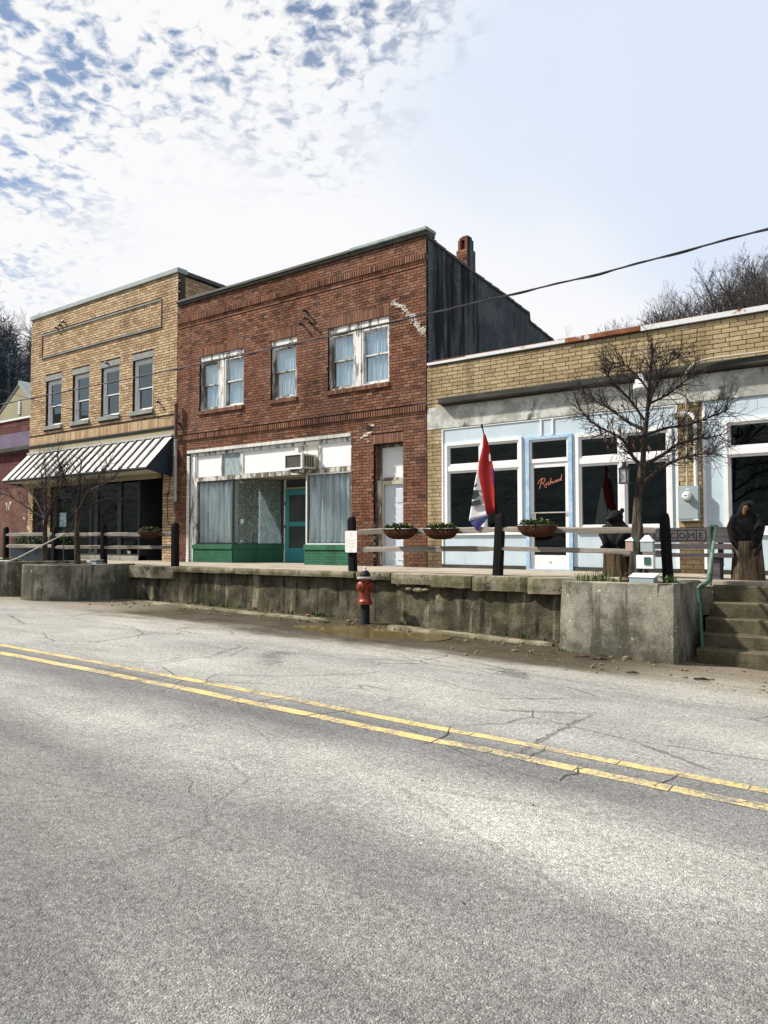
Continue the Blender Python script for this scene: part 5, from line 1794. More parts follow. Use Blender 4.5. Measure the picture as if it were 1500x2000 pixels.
cloth([(-6.515, 3.60), (-6.52, 3.36), (-6.59, 3.07), (-6.60, 2.88), (-6.43, 2.10)], [(-6.48, 3.60), (-6.42, 3.42), (-6.355, 3.1), (-6.31, 2.80), (-6.285, 2.155)], 'flag_red', 'red_stripe', 12.03, .035, 4.0, .3)
cloth([(-6.62, 3.0), (-6.67, 2.82), (-6.74, 2.42), (-6.82, 2.0)], [(-6.585, 2.97), (-6.555, 2.75), (-6.485, 2.40), (-6.425, 2.10)], 'flag_white', 'white_stripe', 12.045, .02, 3.0, 1.2)
cloth([(-6.82, 2.005), (-6.76, 1.935), (-6.70, 1.875), (-6.65, 1.82)], [(-6.425, 2.10), (-6.47, 2.02), (-6.55, 1.93), (-6.62, 1.825)], 'flag_blue', 'blue_stripe', 12.04, .015, 3.0, 1.2)
cloth([(-6.45, 3.36), (-6.41, 3.2), (-6.40, 3.08)], [(-6.425, 3.37), (-6.385, 3.2), (-6.375, 3.08)], 'flag_white', 'white_fold', 12.062, .004, 3, 0)
cloth([(-6.41, 3.08), (-6.37, 2.9), (-6.33, 2.66)], [(-6.355, 3.08), (-6.315, 2.9), (-6.298, 2.66)], 'flag_blue', 'blue_fold', 12.062, .004, 3, 0)
ink = G()
for poly in ([(-6.70, 2.565), (-6.606, 2.565), (-6.594, 2.472), (-6.70, 2.39), (-6.735, 2.40)], [(-6.745, 2.362), (-6.571, 2.385), (-6.558, 2.305), (-6.755, 2.27)], [(-6.685, 2.647), (-6.643, 2.70), (-6.640, 2.634), (-6.69, 2.626)]):
    ink.prism(poly, 11.985, 12.0)
ink.build('letter_piece', 'flag_ink', fl)

# ------------------------------------------------------------------ fire hydrant
HX, HY = -8.84, 11.5
hz = road_z(HX, HY) - .02
hy = thing('fire_hydrant', (HX, HY, hz), 'red fire hydrant with black cap and black lower barrel', 'hydrant')
k = 1.11 / 1.13
G().lathe([(.10, 0), (.10, .02), (.088, .04), (.088, .40)], (HX, HY, hz), 20).build('lower_barrel', 'hyd_black', hy, smooth=True)
G().lathe([(.088, .39), (.150, .395), (.150, .425), (.138, .43), (.138, .455), (.115, .475), (.106, .52), (.106, .84), (.118, .87), (.118, .885), (.10, .89)], (HX, HY, hz), 24).build('barrel', 'hyd_red', hy, smooth=True)
for i in range(8):
    t = i * math.pi / 4 + .2
    G().lathe([(.016, 0), (.016, .022), (0, .024)], (HX + .135 * math.cos(t), HY + .135 * math.sin(t), hz + .43), 6).build('bolt', 'hyd_red', hy)
G().lathe([(.10, .885), (.155, .89), (.160, .905), (.155, .925), (.10, .93)], (HX, HY, hz), 24).build('top_flange', 'silver', hy, smooth=True)
G().lathe([(.10, .925), (.105, .95), (.095, .99), (.07, 1.03), (.05, 1.045), (.0, 1.05)], (HX, HY, hz), 20).build('bonnet', 'hyd_black', hy, smooth=True)
G().lathe([(.045, 1.04), (.040, 1.06), (.022, 1.07), (.020, 1.11), (.012, 1.12), (0, 1.12)], (HX, HY, hz), 10).build('operating_nut', 'silver', hy)
G().lathe([(.075, .08), (.075, .125), (.092, .13), (.092, .165), (.07, .18), (.03, .185), (.03, .215), (0, .217)], (HX, HY, hz + .74), 18, 'y').build('pumper_cap', 'hyd_red', hy, smooth=True)
for s in (-1, 1):
    G().lathe([(.05, .08 * s), (.05, .12 * s), (.062, .125 * s), (.062, .155 * s), (.02, .16 * s), (.02, .18 * s), (0, .18 * s)], (HX, HY, hz + .74), 14, 'x').build('hose_cap', 'hyd_red', hy, smooth=True)

# ------------------------------------------------------------------ trees
def grow(g, p, d, l, r, lev, rn, up=.12, spread=.7, n=5, sides=4, shrink=.72, minr=.003):
    """one limb of wandering segments with its side branches"""
    pts, rs = [Vector(p)], [r]
    d = Vector(d).normalized()
    q = Vector(p)
    r1 = max(minr, r * .45)
    for i in range(n):
        d = (d + Vector((rn.gauss(0, .14), rn.gauss(0, .14), rn.gauss(up, .10)))).normalized()
        q = q + d * l / n
        pts.append(q.copy())
        rs.append(r + (r1 - r) * (i + 1) / n)
        if lev > 0 and i >= 1:
            for _ in range(1 if rn.random() < .8 else 2):
                a = d.orthogonal().normalized()
                a.rotate(__import__('mathutils').Quaternion(d, rn.uniform(0, 6.283)))
                nd = (d * (1 - spread * .5) + a * spread * rn.uniform(.6, 1.2)).normalized()
                grow(g, q, nd, l * shrink * rn.uniform(.55, 1.0), rs[-1] * .68, lev - 1, rn, up, spread, max(3, n - 1), 3 if lev < 2 else sides, shrink, minr)
    g.tube(pts, rs, sides, caps=False)
    return q, d


def limb(g, pts, r0, r1, rn, twig_l, lev, y0, yamp, dens=3, start=1):
    P2 = []
    for i, (x, z) in enumerate(pts):
        t = i / (len(pts) - 1)
        P2.append(Vector((x, y0 + yamp * t, z)))
    S = []
    for a, b in zip(P2, P2[1:]):
        S += [a.lerp(b, k / 4) for k in range(4)]
    S.append(P2[-1])
    for _ in range(2):
        S = [S[0]] + [(S[i - 1] + S[i] * 2 + S[i + 1]) / 4 for i in range(1, len(S) - 1)] + [S[-1]]
    n = len(S)
    g.tube(S, [r0 + (r1 - r0) * i / (n - 1) for i in range(n)], 6)
    for i in range(start * 2, n):
        d = (S[i] - S[i - 1]).normalized()
        for _ in range(dens if i < n - 1 else dens + 2):
            if rn.random() < .75:
                a = d.orthogonal().normalized()
                a.rotate(__import__('mathutils').Quaternion(d, rn.uniform(0, 6.283)))
                nd = d * rn.uniform(.3, .9) + a * rn.uniform(.3, .9) + Vector((0, 0, rn.uniform(-.15, .5)))
                grow(g, S[i], nd, twig_l * rn.uniform(.5, 1.2), .0085, lev if rn.random() < .4 else 1, rn, .04, .75, 4, 4, .65, .0028)


rn = random.Random(12)
t1 = thing('bare_tree', (-3.73, 11.85, .95), 'leafless pruned street tree in the square planter by the steps', 'tree', 'bare street trees')
tg = G()
tr_pts = [(-3.735, .93), (-3.73, 1.18), (-3.70, 1.76), (-3.675, 2.2), (-3.615, 2.65), (-3.58, 2.86)]
tg.tube([(x, 11.85, z) for x, z in tr_pts], [.12, .092, .074, .066, .062, .055], 10)
tg.tube([(-3.66, 11.82, .95), (-3.64, 11.80, 1.5), (-3.62, 11.81, 1.85), (-3.655, 11.82, 2.1), (-3.64, 11.83, 2.4), (-3.57, 11.86, 2.7)], [.06, .05, .042, .038, .036, .03], 8)
tg.build('trunk', 'bark', t1, smooth=True)
cg = G()
for pts, r0, r1, ya in (([(-3.58, 2.85), (-3.56, 3.2), (-3.51, 3.6), (-3.48, 4.0), (-3.46, 4.35), (-3.41, 4.58)], .052, .010, .05), ([(-3.50, 3.7), (-3.33, 4.08), (-3.2, 4.3), (-2.95, 4.4)], .024, .007, -.3),
                        ([(-3.60, 2.8), (-3.745, 2.99), (-3.85, 3.24), (-4.07, 3.38), (-4.32, 3.53), (-4.52, 3.8)], .036, .007, -.25), ([(-3.52, 3.36), (-3.82, 3.53), (-4.15, 3.81), (-4.4, 3.96), (-4.62, 4.12)], .034, .007, .25),
                        ([(-3.55, 3.54), (-3.757, 3.89), (-3.95, 4.12), (-4.08, 4.32)], .027, .009, -.2), ([(-3.48, 4.0), (-3.647, 4.25), (-3.88, 4.5), (-4.15, 4.58)], .020, .006, .2),
                        ([(-3.55, 2.83), (-3.27, 2.99), (-3.11, 3.14), (-2.85, 3.2), (-2.52, 3.25)], .034, .008, .35), ([(-3.60, 2.53), (-3.23, 2.79), (-2.93, 2.89), (-2.7, 2.91), (-2.45, 2.9)], .034, .008, -.35),
                        ([(-3.52, 3.3), (-3.22, 3.39), (-2.92, 3.4), (-2.62, 3.49), (-2.4, 3.56)], .026, .006, .1), ([(-3.49, 3.78), (-3.22, 3.91), (-2.98, 4.12), (-2.85, 4.25)], .022, .006, .3)):
    limb(cg, pts, r0 * .95, r1, rn, .36, 2, 11.85, ya, 4)
cg.build('branches', 'twig', t1)
lf = G()
for _ in range(46):
    x, z = rn.choice(((-4.1, 3.35), (-3.95, 3.3), (-4.3, 3.5), (-3.62, 3.15), (-3.7, 4.3), (-4.0, 3.6)))
    leaf(lf, (x + rn.gauss(0, .12), 11.75 + rn.gauss(0, .15), z + rn.gauss(0, .08)), (rn.gauss(0, .3), rn.gauss(0, .3), -1), .09, .018, Vector((0, 1, .1)))
lf.build('dry_leaves', 'dry_leaf', t1, kind='stuff')


def street_tree(name_label, bx, by, limbs, trunk, seed):
    t = thing('bare_tree', (bx, by, 1.0), name_label, 'tree', 'bare street trees')
    r_ = random.Random(seed)
    G().tube([(x, by, z) for x, z in trunk], [.085, .068, .06, .055][:len(trunk)], 9).build('trunk', 'bark', t, smooth=True)
    c = G()
    for pts, ya in limbs:
        limb(c, pts, .034, .009, r_, .45, 2, by, ya, 3, 0)
    c.build('branches', 'twig', t)


street_tree('small leafless tree in the rounded dark planter', -17.77, 10.9,
            [([(-17.80, 2.35), (-18.2, 2.9), (-18.6, 3.25), (-19.0, 3.5)], .2), ([(-17.80, 2.4), (-17.3, 2.9), (-16.9, 2.98), (-16.45, 3.05), (-16.0, 3.15)], -.2), ([(-17.80, 2.4), (-17.76, 2.9), (-17.75, 3.3), (-17.68, 3.75)], .0),
             ([(-17.80, 2.45), (-17.5, 2.95), (-17.3, 3.3), (-17.1, 3.6)], .4), ([(-17.80, 2.45), (-18.0, 3.0), (-18.1, 3.4), (-18.15, 3.8)], -.4), ([(-17.8, 2.35), (-17.4, 2.6), (-17.0, 2.75), (-16.7, 2.7)], .5)],
            [(-17.77, .95), (-17.82, 1.6), (-17.84, 2.0), (-17.80, 2.42)], 31)
street_tree('small leafless tree at the left edge beside the slanting handrail', -19.9, 11.2,
            [([(-19.87, 2.2), (-20.4, 2.7), (-20.9, 3.0), (-21.6, 3.35)], .2), ([(-19.87, 2.2), (-19.5, 2.5), (-19.2, 2.9), (-19.0, 3.3), (-18.9, 3.6)], -.2), ([(-19.87, 2.2), (-19.95, 2.8), (-20.05, 3.3), (-20.15, 3.9)], .1),
             ([(-19.9, 2.25), (-20.4, 2.5), (-21.2, 2.9), (-22.0, 3.15)], -.4), ([(-19.9, 2.3), (-20.3, 3.0), (-20.6, 3.4), (-20.9, 3.8)], .4), ([(-19.9, 2.3), (-19.6, 2.9), (-19.5, 3.3), (-19.5, 3.8)], .4)],
            [(-19.88, .98), (-19.90, 1.6), (-19.91, 2.0), (-19.87, 2.25)], 44)

# hanging lantern
la = thing('lantern', (-3.845, 11.75, 2.53), 'black lattice lantern hanging in the bare tree', 'lantern')
lg = G()
for x in (-3.905, -3.79):
    for y in (11.695, 11.81):
        lg.box(x - .007, x + .007, y - .007, y + .007, 2.55, 2.77)
lg.box(-3.92, -3.775, 11.68, 11.825, 2.535, 2.555).box(-3.92, -3.775, 11.68, 11.825, 2.765, 2.78)
lg.build('frame', 'dark_metal', la)
G().box(-3.90, -3.795, 11.70, 11.805, 2.556, 2.764).build('glass', 'lantern_glass', la)
lt = G()
for k in range(-1, 3):
    for s in (1, -1):
        x0 = -3.9 + k * .05
        for y in (11.692, 11.812):
            a, b = (x0, 2.56), (x0 + s * .104, 2.76)
            cl = [(max(-3.9, min(-3.795, a[0])), a[1]), (max(-3.9, min(-3.795, b[0])), b[1])]
            lt.tube([(cl[0][0], y, cl[0][1]), (cl[1][0], y, cl[1][1])], .0028, 4)
lt.build('lattice', 'dark_metal', la)
G().lathe([(.085, .0), (.085, .01), (.035, .05), (.03, .085), (.045, .09), (.045, .10), (0, .105)], (-3.8475, 11.7525, 2.78), 4).build('roof', 'dark_metal', la)
G().tube([(-3.8475 + .035 * math.cos(t), 11.7525, 2.905 + .035 * math.sin(t)) for t in np.linspace(0, 6.3, 16)], .004, 5).tube([(-3.8475, 11.7525, 2.94), (-3.848, 11.76, 3.25)], .003, 4).build('hanger', 'dark_metal', la)

# ------------------------------------------------------------------ carved stumps and welcome bench
def remesh(o, vox):
    md = o.modifiers.new('remesh', 'REMESH')
    md.mode = 'VOXEL'
    md.voxel_size = vox
    md.use_smooth_shade = True
    sm = o.modifiers.new('smooth', 'SMOOTH')
    sm.factor = .5
    sm.iterations = 3


def stump(cx, cy, z1, r0, r1, t_):
    def wob(a, h):
        return 1 + .035 * math.sin(a * 13 + 2 * math.sin(h * 5)) + .05 * nz(math.cos(a), math.sin(a), h, 2.3)
    prof = [(r0 * 1.02, 0), (r0, .08)] + [(r0 + (r1 - r0) * k / 8, .08 + (z1 - 1.08) * k / 8) for k in range(1, 9)] + [(r1 * .9, z1 - .99)]
    return G().lathe(prof, (cx, cy, SW - .005), 48, wob=wob).build('stump', 'stump_bark', t_, smooth=True)


BX, BY = -4.48, 13.2
br = thing('carved_bear', (BX, BY, SW), 'black bear carved on a bark-covered stump left of the bench', 'wood carving', 'chainsaw carvings')
stump(BX, BY, 1.50, .235, .225, br)
bg_ = G()
bg_.ball((BX, BY + .02, 1.66), (.235, .22, .30)).ball((BX, BY, 1.86), (.20, .19, .17)).ball((BX + .01, BY - .04, 2.06), (.135, .14, .125))
bg_.ball((BX - .05, BY - .16, 2.02), (.062, .085, .052)).ball((BX - .115, BY + .0, 2.165), (.042, .03, .048)).ball((BX + .115, BY + .0, 2.175), (.046, .03, .05))
for s in (-1, 1):
    bg_.tube([(BX + s * .17, BY - .03, 1.88), (BX + s * .20, BY - .15, 1.74), (BX + s * .12, BY - .23, 1.62)], [.075, .07, .055], 8).ball((BX + s * .12, BY - .23, 1.60), (.06, .05, .06))
    bg_.ball((BX + s * .16, BY - .12, 1.5), (.09, .12, .07))
bo = bg_.build('bear', 'char', br)
remesh(bo, .016)
for s in (-1, 1):
    G().ball((BX - .03 + s * .045, BY - .16, 2.085), .012, 6, 5).build('eye', 'beak', br)
G().ball((BX - .06, BY - .245, 2.03), (.022, .014, .016), 8, 5).build('nose', 'beak', br)

EX, EY = -2.34, 13.2
ea = thing('carved_eagle', (EX, EY, SW), 'dark eagle carved on a tall stump right of the bench', 'wood carving', 'chainsaw carvings')
stump(EX, EY, 1.62, .245, .215, ea)
eg = G()
eg.ball((EX, EY, 1.80), (.205, .19, .36)).ball((EX, EY - .02, 2.05), (.155, .15, .15)).ball((EX, EY - .03, 2.17), (.105, .125, .10))
for s in (-1, 1):
    eg.tube([(EX + s * .15, EY - .06, 2.04), (EX + s * .205, EY - .09, 1.86), (EX + s * .17, EY - .13, 1.64), (EX + s * .05, EY - .17, 1.44)], [.07, .085, .075, .03], 8)
eg.tube([(EX + .03, EY - .1, 2.22), (EX + .10, EY - .16, 2.24), (EX + .15, EY - .2, 2.20)], [.06, .045, .03], 8)
eo = eg.build('eagle', 'char', ea)
remesh(eo, .016)
G().tube([(EX + .02, EY - .14, 2.16), (EX + .01, EY - .20, 2.13), (EX + .0, EY - .215, 2.07), (EX - .005, EY - .20, 2.035)], [.045, .036, .022, .006], 8).build('beak', 'beak', ea, smooth=True)
for s in (-1, 1):
    for k in range(4):
        z = 1.92 - .12 * k
        G().add([(EX + s * .24, EY - .06, z), (EX + s * .20, EY - .20, z - .05), (EX + s * .12, EY - .23, z - .19), (EX + s * .19, EY - .12, z - .14)], [(0, 1, 2, 3)]).build('wing_feather', 'char', ea)

be = thing('bench', (-3.3, 13.2, SW), 'dark plank bench with a carved welcome between the two carvings', 'bench')
rn = random.Random(8)


def plank(x0, x1, y0, y1, z0, z1, name):
    n = 16
    vs, fs = [], []
    for k in range(n + 1):
        x = x0 + (x1 - x0) * k / n
        a, b = .010 * nz(x, z0, 0, 4), .010 * nz(x, z1, 5, 4)
        vs += [(x, y0, z0 + a), (x, y1, z0 + a), (x, y1, z1 + b), (x, y0, z1 + b)]
    for k in range(n):
        for j in range(4):
            fs.append((k * 4 + j, (k + 1) * 4 + j, (k + 1) * 4 + (j + 1) % 4, k * 4 + (j + 1) % 4))
    fs += [(3, 2, 1, 0), tuple(n * 4 + j for j in range(4))]
    return G().add(vs, fs).build(name, 'bench_wood', be)


plank(-4.3, -2.5, 13.30, 13.36, 1.60, 1.86, 'back_plank')
plank(-4.3, -2.5, 13.305, 13.365, 1.49, 1.585, 'back_plank')
plank(-4.28, -2.5, 12.95, 13.29, 1.36, 1.425, 'seat_plank')
for x in (-4.0, -2.78):
    G().box(x - .06, x + .06, 13.0, 13.28, SW, 1.36).box(x - .04, x + .04, 13.365, 13.42, 1.2, 1.8).build('leg', 'bench_wood', be)
word = 'WELCOME'
lx, cw = -4.06, .152
lg = G()
for i, ch_ in enumerate(word):
    vs, fs = text_shape(ch_, .145)
    mnx, mxx = min(v[0] for v in vs), max(v[0] for v in vs)
    sc = min(1, .10 / (mxx - mnx))
    lg.add([(lx + i * cw + cw / 2 + (v[0] - (mnx + mxx) / 2) * sc, 13.2965, 1.675 + v[1]) for v in vs], fs)
lg.build('carved_letters', 'ink', be)
xs_ = [lx + i * cw for i in range(8)]
bx_ = G()
for q in xs_:
    bx_.tube([(q, 13.297, 1.645), (q + .003, 13.297, 1.72), (q, 13.297, 1.815)], .0045, 4)
bx_.tube([(xs_[0], 13.297, 1.815), (xs_[-1] - .03, 13.297, 1.82), (xs_[-1], 13.297, 1.80)], .0045, 4).tube([(xs_[0], 13.297, 1.645), (xs_[-1] - .03, 13.297, 1.64), (xs_[-1], 13.297, 1.655)], .0045, 4)
bx_.build('carved_border', 'ink', be)

# ------------------------------------------------------------------ handrails
hr = thing('handrail', (-2.66, 12, 0), 'green pipe handrail at the top of the right steps', 'handrail')
G().tube([(-2.78, 12.62, .93), (-2.745, 12.62, 1.80), (-2.74, 12.60, 1.845), (-2.71, 12.60, 1.865), (-2.685, 12.58, 1.855)], .028, 10).build('rear_post', 'green_pipe', hr, smooth=True)
G().tube([(-2.675, 12.58, 1.84), (-2.67, 12.52, 1.79), (-2.585, 11.64, 1.13)], .028, 10).build('sloping_rail', 'pipe_worn', hr, smooth=True)
G().tube([(-2.585, 11.64, 1.13), (-2.575, 11.56, 1.05), (-2.60, 11.52, 1.005), (-2.66, 11.50, .985), (-2.695, 11.50, .95), (-2.695, 11.50, .88)], .030, 10).build('elbow', 'green_pipe', hr, smooth=True)
G().tube([(-2.695, 11.50, .88), (-2.675, 11.50, .4), (-2.65, 11.50, -.2)], .026, 10).build('front_post', 'green_pipe', hr, smooth=True)
for p in ((-2.74, 12.605, 1.85), (-2.68, 12.58, 1.85), (-2.695, 11.50, .94)):
    G().ball(p, .037, 10, 7).build('fitting', 'green_pipe', hr, smooth=True)
h2 = thing('handrail', (-18.9, 11, 1), 'thin pale handrail slanting up the steps at the left', 'handrail')
G().tube([(-18.95, 9.93, 1.2), (-18.92, 11.2, 1.84)], .018, 8).tube([(-18.95, 9.93, 1.2), (-19.0, 9.75, 1.13), (-19.4, 9.7, 1.13)], .018, 8).build('rail', 'silver', h2, smooth=True)
for y, z in ((11.18, 1.83), (10.2, 1.33)):
    G().tube([(-18.92, y, z), (-18.92, y, .3)], .015, 8).build('rail_post', 'green_pipe', h2)

# ------------------------------------------------------------------ boxes in the square planter
eb = thing('utility_box', (-3.44, 11.35, .95), 'low grey-blue utility box with white sloping lid on the planter rim', 'utility box')
G().box(-3.62, -3.26, 11.22, 11.45, .93, 1.085).build('case', 'box_grey', eb, bevel=.006)
G().add([(-3.63, 11.21, 1.086), (-3.25, 11.21, 1.086), (-3.25, 11.46, 1.14), (-3.63, 11.46, 1.14), (-3.63, 11.46, 1.086), (-3.25, 11.46, 1.086)], [(0, 1, 2, 3), (1, 5, 2), (0, 3, 4), (3, 2, 5, 4)]).build('lid', 'white', eb)
op = thing('outlet_post', (-3.5, 11.62, .95), 'outlet post with white weather covers beside the planter tree', 'outlet post')
G().box(-3.655, -3.62, 11.60, 11.64, .93, 1.72).build('post', 'green_pipe', op)
G().box(-3.62, -3.36, 11.57, 11.68, 1.20, 1.41).build('outlet_box', 'white', op, bevel=.006)
G().box(-3.50, -3.40, 11.555, 11.57, 1.26, 1.38).build('outlet_cover', 'green_pipe', op, bevel=.01)
G().box(-3.55, -3.36, 11.56, 11.66, 1.46, 1.62).build('upper_box', 'box_grey', op, bevel=.006)
G().add([(-3.56, 11.55, 1.62), (-3.35, 11.55, 1.62), (-3.35, 11.67, 1.62), (-3.56, 11.67, 1.62), (-3.49, 11.60, 1.715), (-3.43, 11.60, 1.715), (-3.43, 11.63, 1.715), (-3.49, 11.63, 1.715)],
        [(0, 1, 5, 4), (1, 2, 6, 5), (2, 3, 7, 6), (3, 0, 4, 7), (4, 5, 6, 7)]).build('white_hood', 'white', op)
G().box(-3.78, -3.665, 11.56, 11.66, 1.47, 1.63).build('side_box', 'salmon', op, bevel=.006)
G().add([(-3.79, 11.55, 1.63), (-3.655, 11.55, 1.63), (-3.655, 11.67, 1.63), (-3.79, 11.67, 1.63), (-3.70, 11.61, 1.69)], [(0, 1, 4), (1, 2, 4), (2, 3, 4), (3, 0, 4)]).build('side_hood', 'white', op)

# ------------------------------------------------------------------ planting
def blades(cx, cy, z, n, h, seed, spread=.08):
    r_ = random.Random(seed)
    g = G()
    for _ in range(n):
        a = r_.uniform(0, 6.283)
        x, y = cx + r_.gauss(0, spread), cy + r_.gauss(0, spread * .6)
        hh = h * r_.uniform(.6, 1.1)
        l = Vector((math.cos(a), math.sin(a), 0)) * hh * r_.uniform(.1, .5)
        s = Vector((-math.sin(a), math.cos(a), 0)) * .008
        p = Vector((x, y, z))
        g.add([p - s, p + s, p + l * .5 + Vector((0, 0, hh * .7)) + s * .8, p + l * .5 + Vector((0, 0, hh * .7)) - s * .8, p + l + Vector((0, 0, hh))], [(0, 1, 2, 3), (3, 2, 4)])
    return g


pl1 = thing('daffodil_clump', (-4.2, 11.5, .95), 'clump of green bulb leaves in the square planter', 'plant')
blades(-4.25, 11.45, .95, 90, .22, 3, .16).build('blades', 'leaf', pl1, kind='stuff')
foliage((-4.0, 11.5, .97), (.45, .2, .05), 260, .07, .018, 5).build('ground_leaves', 'leaf', pl1, kind='stuff')
pl2 = thing('low_plant', (-3.1, 11.55, .95), 'reddish low plant at the right end of the square planter', 'plant')
foliage((-3.12, 11.55, 1.0), (.1, .2, .09), 160, .07, .016, 6).build('leaves', 'leaf_dark', pl2, kind='stuff')
foliage((-3.72, 11.4, 1.02), (.09, .1, .10), 80, .06, .016, 7).build('brown_leaves', 'dry_leaf', pl2, kind='stuff')
pl3 = thing('flower_clump', (-20.4, 10.6, 1.04), 'yellow-flecked green ground plants in the left-edge planter', 'plant')
foliage((-20.4, 10.4, 1.08), (.7, .5, .07), 500, .09, .022, 8).build('leaves', 'leaf', pl3, kind='stuff')
foliage((-20.4, 10.35, 1.16), (.7, .45, .04), 26, .04, .02, 9).build('blossom', 'petal', pl3, kind='stuff')
po = thing('potted_shrub', (-21.65, 12.9, SW), 'dark round pot with a low green shrub before the tan building', 'potted plant')
G().lathe([(.27, 0), (.29, .05), (.36, .5), (.39, .52), (.39, .56), (.34, .56), (.33, .5)], (-21.65, 12.9, SW), 24).build('pot', 'hyd_black', po, smooth=True)
foliage((-21.55, 12.85, 1.74), (.60, .42, .24), 1300, .12, .018, 10).build('foliage', 'leaf_dark', po, kind='stuff')
G().lathe([(.33, .5), (0, .5)], (-21.65, 12.9, SW), 24).build('soil', 'soil', po)
po2 = thing('potted_shrub', (-24.3, 12.9, SW), 'broad dark shrub in a trough behind the left fence', 'potted plant')
foliage((-23.9, 13.0, 1.62), (1.1, .4, .22), 1500, .12, .018, 14).build('foliage', 'leaf_dark', po2, kind='stuff')
G().box(-24.9, -22.9, 12.8, 13.3, SW, 1.45).build('trough', 'navy', po2, bevel=.02)
ub = thing('utility_box', (-18.1, 11.95, 1.0), 'small grey box on the rim of the rounded planter', 'utility box')
G().box(-18.24, -17.97, 11.55, 11.75, .98, 1.12).build('case', 'box_grey', ub, bevel=.006)
G().box(-18.24, -17.93, 11.53, 11.77, 1.121, 1.145).build('lid', 'box_grey', ub)

wg = G()
wr_ = random.Random(9)
for _ in range(46):
    x = wr_.choice((wr_.uniform(-16.8, -9.4), wr_.uniform(-8.4, -4.9)))
    y = 11.86 + wr_.gauss(0, .05)
    b_ = blades(x, min(y, 11.92), road_z(x, y) - .005, wr_.randint(5, 14), wr_.uniform(.04, .11), int(x * 1000), .04)
    wg.add(b_.v, b_.f)
for x, y in ((-9.1, 11.3), (-8.5, 11.35), (-7.9, 11.3), (-9.9, 11.0), (-12.4, 10.9), (-4.6, 10.95), (-3.9, 10.9), (-3.2, 10.9)):
    b_ = blades(x, y, road_z(x, y) - .005, 9, .05, int(x * 977), .05)
    wg.add(b_.v, b_.f)
wg.build('gutter_weeds', 'leaf_dark', label='small weeds and grass tufts along the foot of the wall', cat='weeds', kind='stuff')
lt_ = G()
for _ in range(260):
    x = wr_.uniform(-16.8, -2.4)
    y = wr_.choice((wr_.gauss(11.65, .12), wr_.gauss(11.2, .3)))
    if 9.9 < y < 11.9 and not (x > -4.8 and y > 10.95):
        leaf(lt_, (x, y, road_z(x, y) + .008), (wr_.gauss(0, 1), wr_.gauss(0, 1), .15), wr_.uniform(.03, .07), wr_.uniform(.008, .02))
lt_.build('leaf_litter', 'dry_leaf', label='dry brown leaves blown into the gutter', cat='leaf litter', kind='stuff')

# ------------------------------------------------------------------ overhead cables
def cable(pts, r, name, label, m_, sag=0, twist=None):
    t_ = []
    for i in range(len(pts) - 1):
        a, b = Vector(pts[i]), Vector(pts[i + 1])
        n = 24
        for k in range(n):
            q = a.lerp(b, k / n)
            q.z -= sag * 4 * (k / n) * (1 - k / n)
            t_.append(q)
    t_.append(Vector(pts[-1]))
    g = G().tube(t_, r, 6)
    if twist:
        g.tube([p + Vector((0, math.cos(p.x * 5) * twist, math.sin(p.x * 5) * twist - .004)) for p in t_], r * .7, 5)
    return g.build(name, m_, org=pts[0], label=label, cat='cable')


cable([(14, 11.0, 6.95), (-1.6, 11.0, 5.83), (-3.95, 11, 5.715), (-7.1, 11, 5.665), (-9.95, 11, 5.635), (-14.0, 11, 5.64), (-22.2, 11, 5.712), (-50, 11, 6.3)], .014, 'overhead_cable', 'thick black overhead cable running across the whole street front', 'wire', 0, .016)
cable([(-36, 8, 8.6), (-24.2, 12.0, 6.58), (-21.95, 13.4, 5.85), (-19.55, 15.1, 5.58)], .009, 'service_cable', 'thin black service cable sagging to the tan building corner', 'wire', .05)
G().tube([(-19.55, 15.1, 5.58), (-19.5, 15.12, 5.75), (-19.42, 15.12, 5.8), (-19.3, 15.14, 5.78)], .012, 5).build('cable_bracket', 'dark_metal', dp)

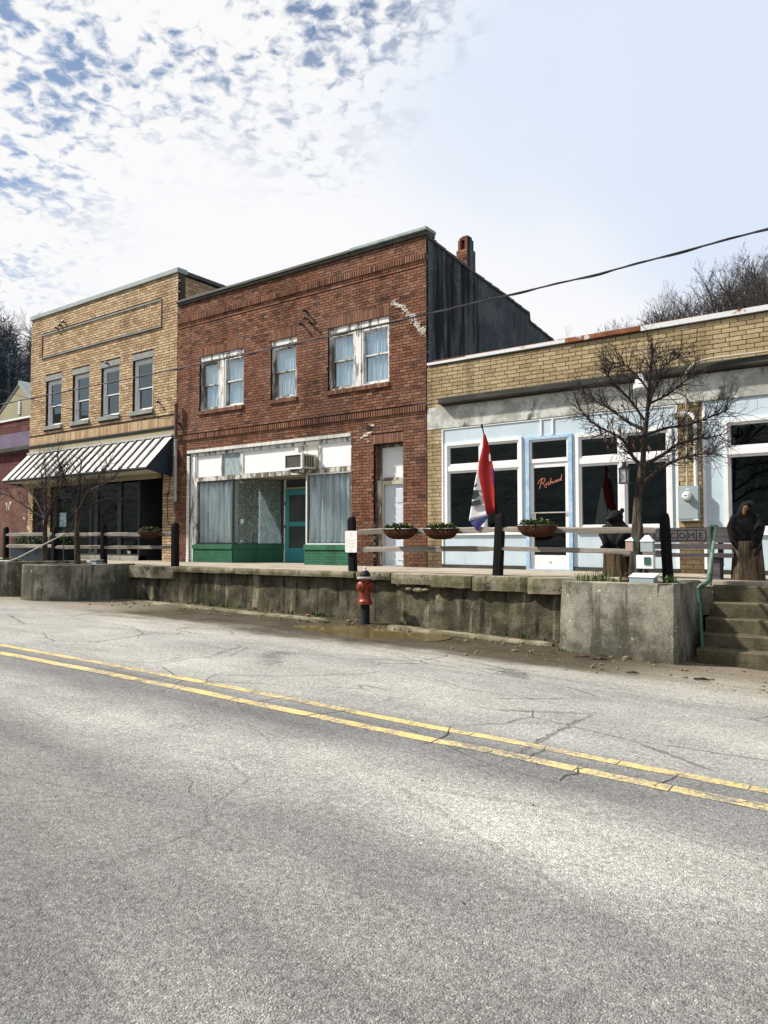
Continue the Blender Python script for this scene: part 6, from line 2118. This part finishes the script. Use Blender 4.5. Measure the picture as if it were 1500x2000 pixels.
# ------------------------------------------------------------------ woods on the hills
protos = []
for s in range(5):
    r_ = random.Random(100 + s)
    t = thing('hill_tree', (0, 0, 0), 'x', 'tree')
    tk = G()
    h = 10.0
    tk.tube([(0, 0, -1), (.1, 0, 1.5), (.05, .1, 3.2)], [.22, .18, .14], 6)
    tk.build('trunk', 'far_twig', t)
    cr = G()
    for k in range(5):
        a = k * 1.256 + r_.uniform(-.4, .4)
        grow(cr, (.05, .1, 2.0 + .35 * k), (math.cos(a) * .55, math.sin(a) * .55, .75), r_.uniform(4.0, 5.6), .11, 3, r_, .10, .62, 5, 4, .58, .016)
    grow(cr, (.05, .1, 3.2), (0, 0, 1), 6.0, .13, 3, r_, .05, .55, 6, 4, .55, .016)
    cr.build('crown', 'far_twig', t)
    protos.append(t)
dark = []
for s in range(3):
    r_ = random.Random(200 + s)
    t = thing('hill_tree', (0, 0, 0), 'x', 'tree')
    G().tube([(0, 0, -1), (.1, 0, 4), (.0, .1, 9)], [.25, .2, .06], 6).build('trunk', 'far_hazed', t)
    g = G()
    for k in range(2600):
        h = r_.uniform(.08, 1.0)
        w = 2.7 * math.sin(math.pi * min(1, .12 + h * .86)) ** .6 + .1
        a, q = r_.uniform(0, 6.283), r_.uniform(.1, 1) ** .5 * w
        leaf(g, (q * math.cos(a), q * math.sin(a), 1.0 + h * 8.0 + r_.gauss(0, .6)), (math.cos(a), math.sin(a), r_.gauss(.5, .6)), r_.uniform(.35, 1.0), r_.uniform(.03, .09))
    g.build('crown', 'far_hazed', t)
    dark.append(t)
used = set()


def plant_tree(pool, k, az, r, sc, rot, label, group):
    pr_ = pool[k % len(pool)]
    if pr_.name in used:
        o = copy_tree(pr_)
    else:
        o = pr_
        used.add(pr_.name)
    x, y = r * math.sin(R(az)), r * math.cos(R(az))
    o.location = (x, y, hill_z(x, y) - .3)
    o.rotation_euler = (0, 0, rot)
    o.scale = (sc, sc, sc)
    o['label'], o['category'], o['group'] = label, 'tree', group


r_ = random.Random(77)
plant_tree(protos, 0, -8.6, 78, .98, 1.0, 'tallest dark bare tree on the hill at the right edge', 'bare trees on the right hill')
plant_tree(protos, 1, -11.6, 80, .88, 2.2, 'large spreading bare tree on the hill left of the tallest', 'bare trees on the right hill')
for k in range(84):
    az = r_.uniform(-21, -7)
    plant_tree(protos, k + 2, az, r_.uniform(74, 106), r_.uniform(.45, .75) if az < -12 else r_.uniform(.5, .9), r_.uniform(0, 6), 'bare winter tree on the hillside above the yellow building', 'bare trees on the right hill')
for k in range(60):
    plant_tree(dark if k % 3 != 1 else protos, k // 3 + k, r_.uniform(-66, -59.5), r_.uniform(74, 128), r_.uniform(.5, .8), r_.uniform(0, 6), 'dark winter tree in the wood behind the tan building', 'woods on the left hill')
for pr_ in protos + dark:                            # a pattern tree that was never planted goes
    if pr_.name not in used:
        for c_ in list(pr_.children):
            bpy.data.objects.remove(c_)
        bpy.data.objects.remove(pr_)
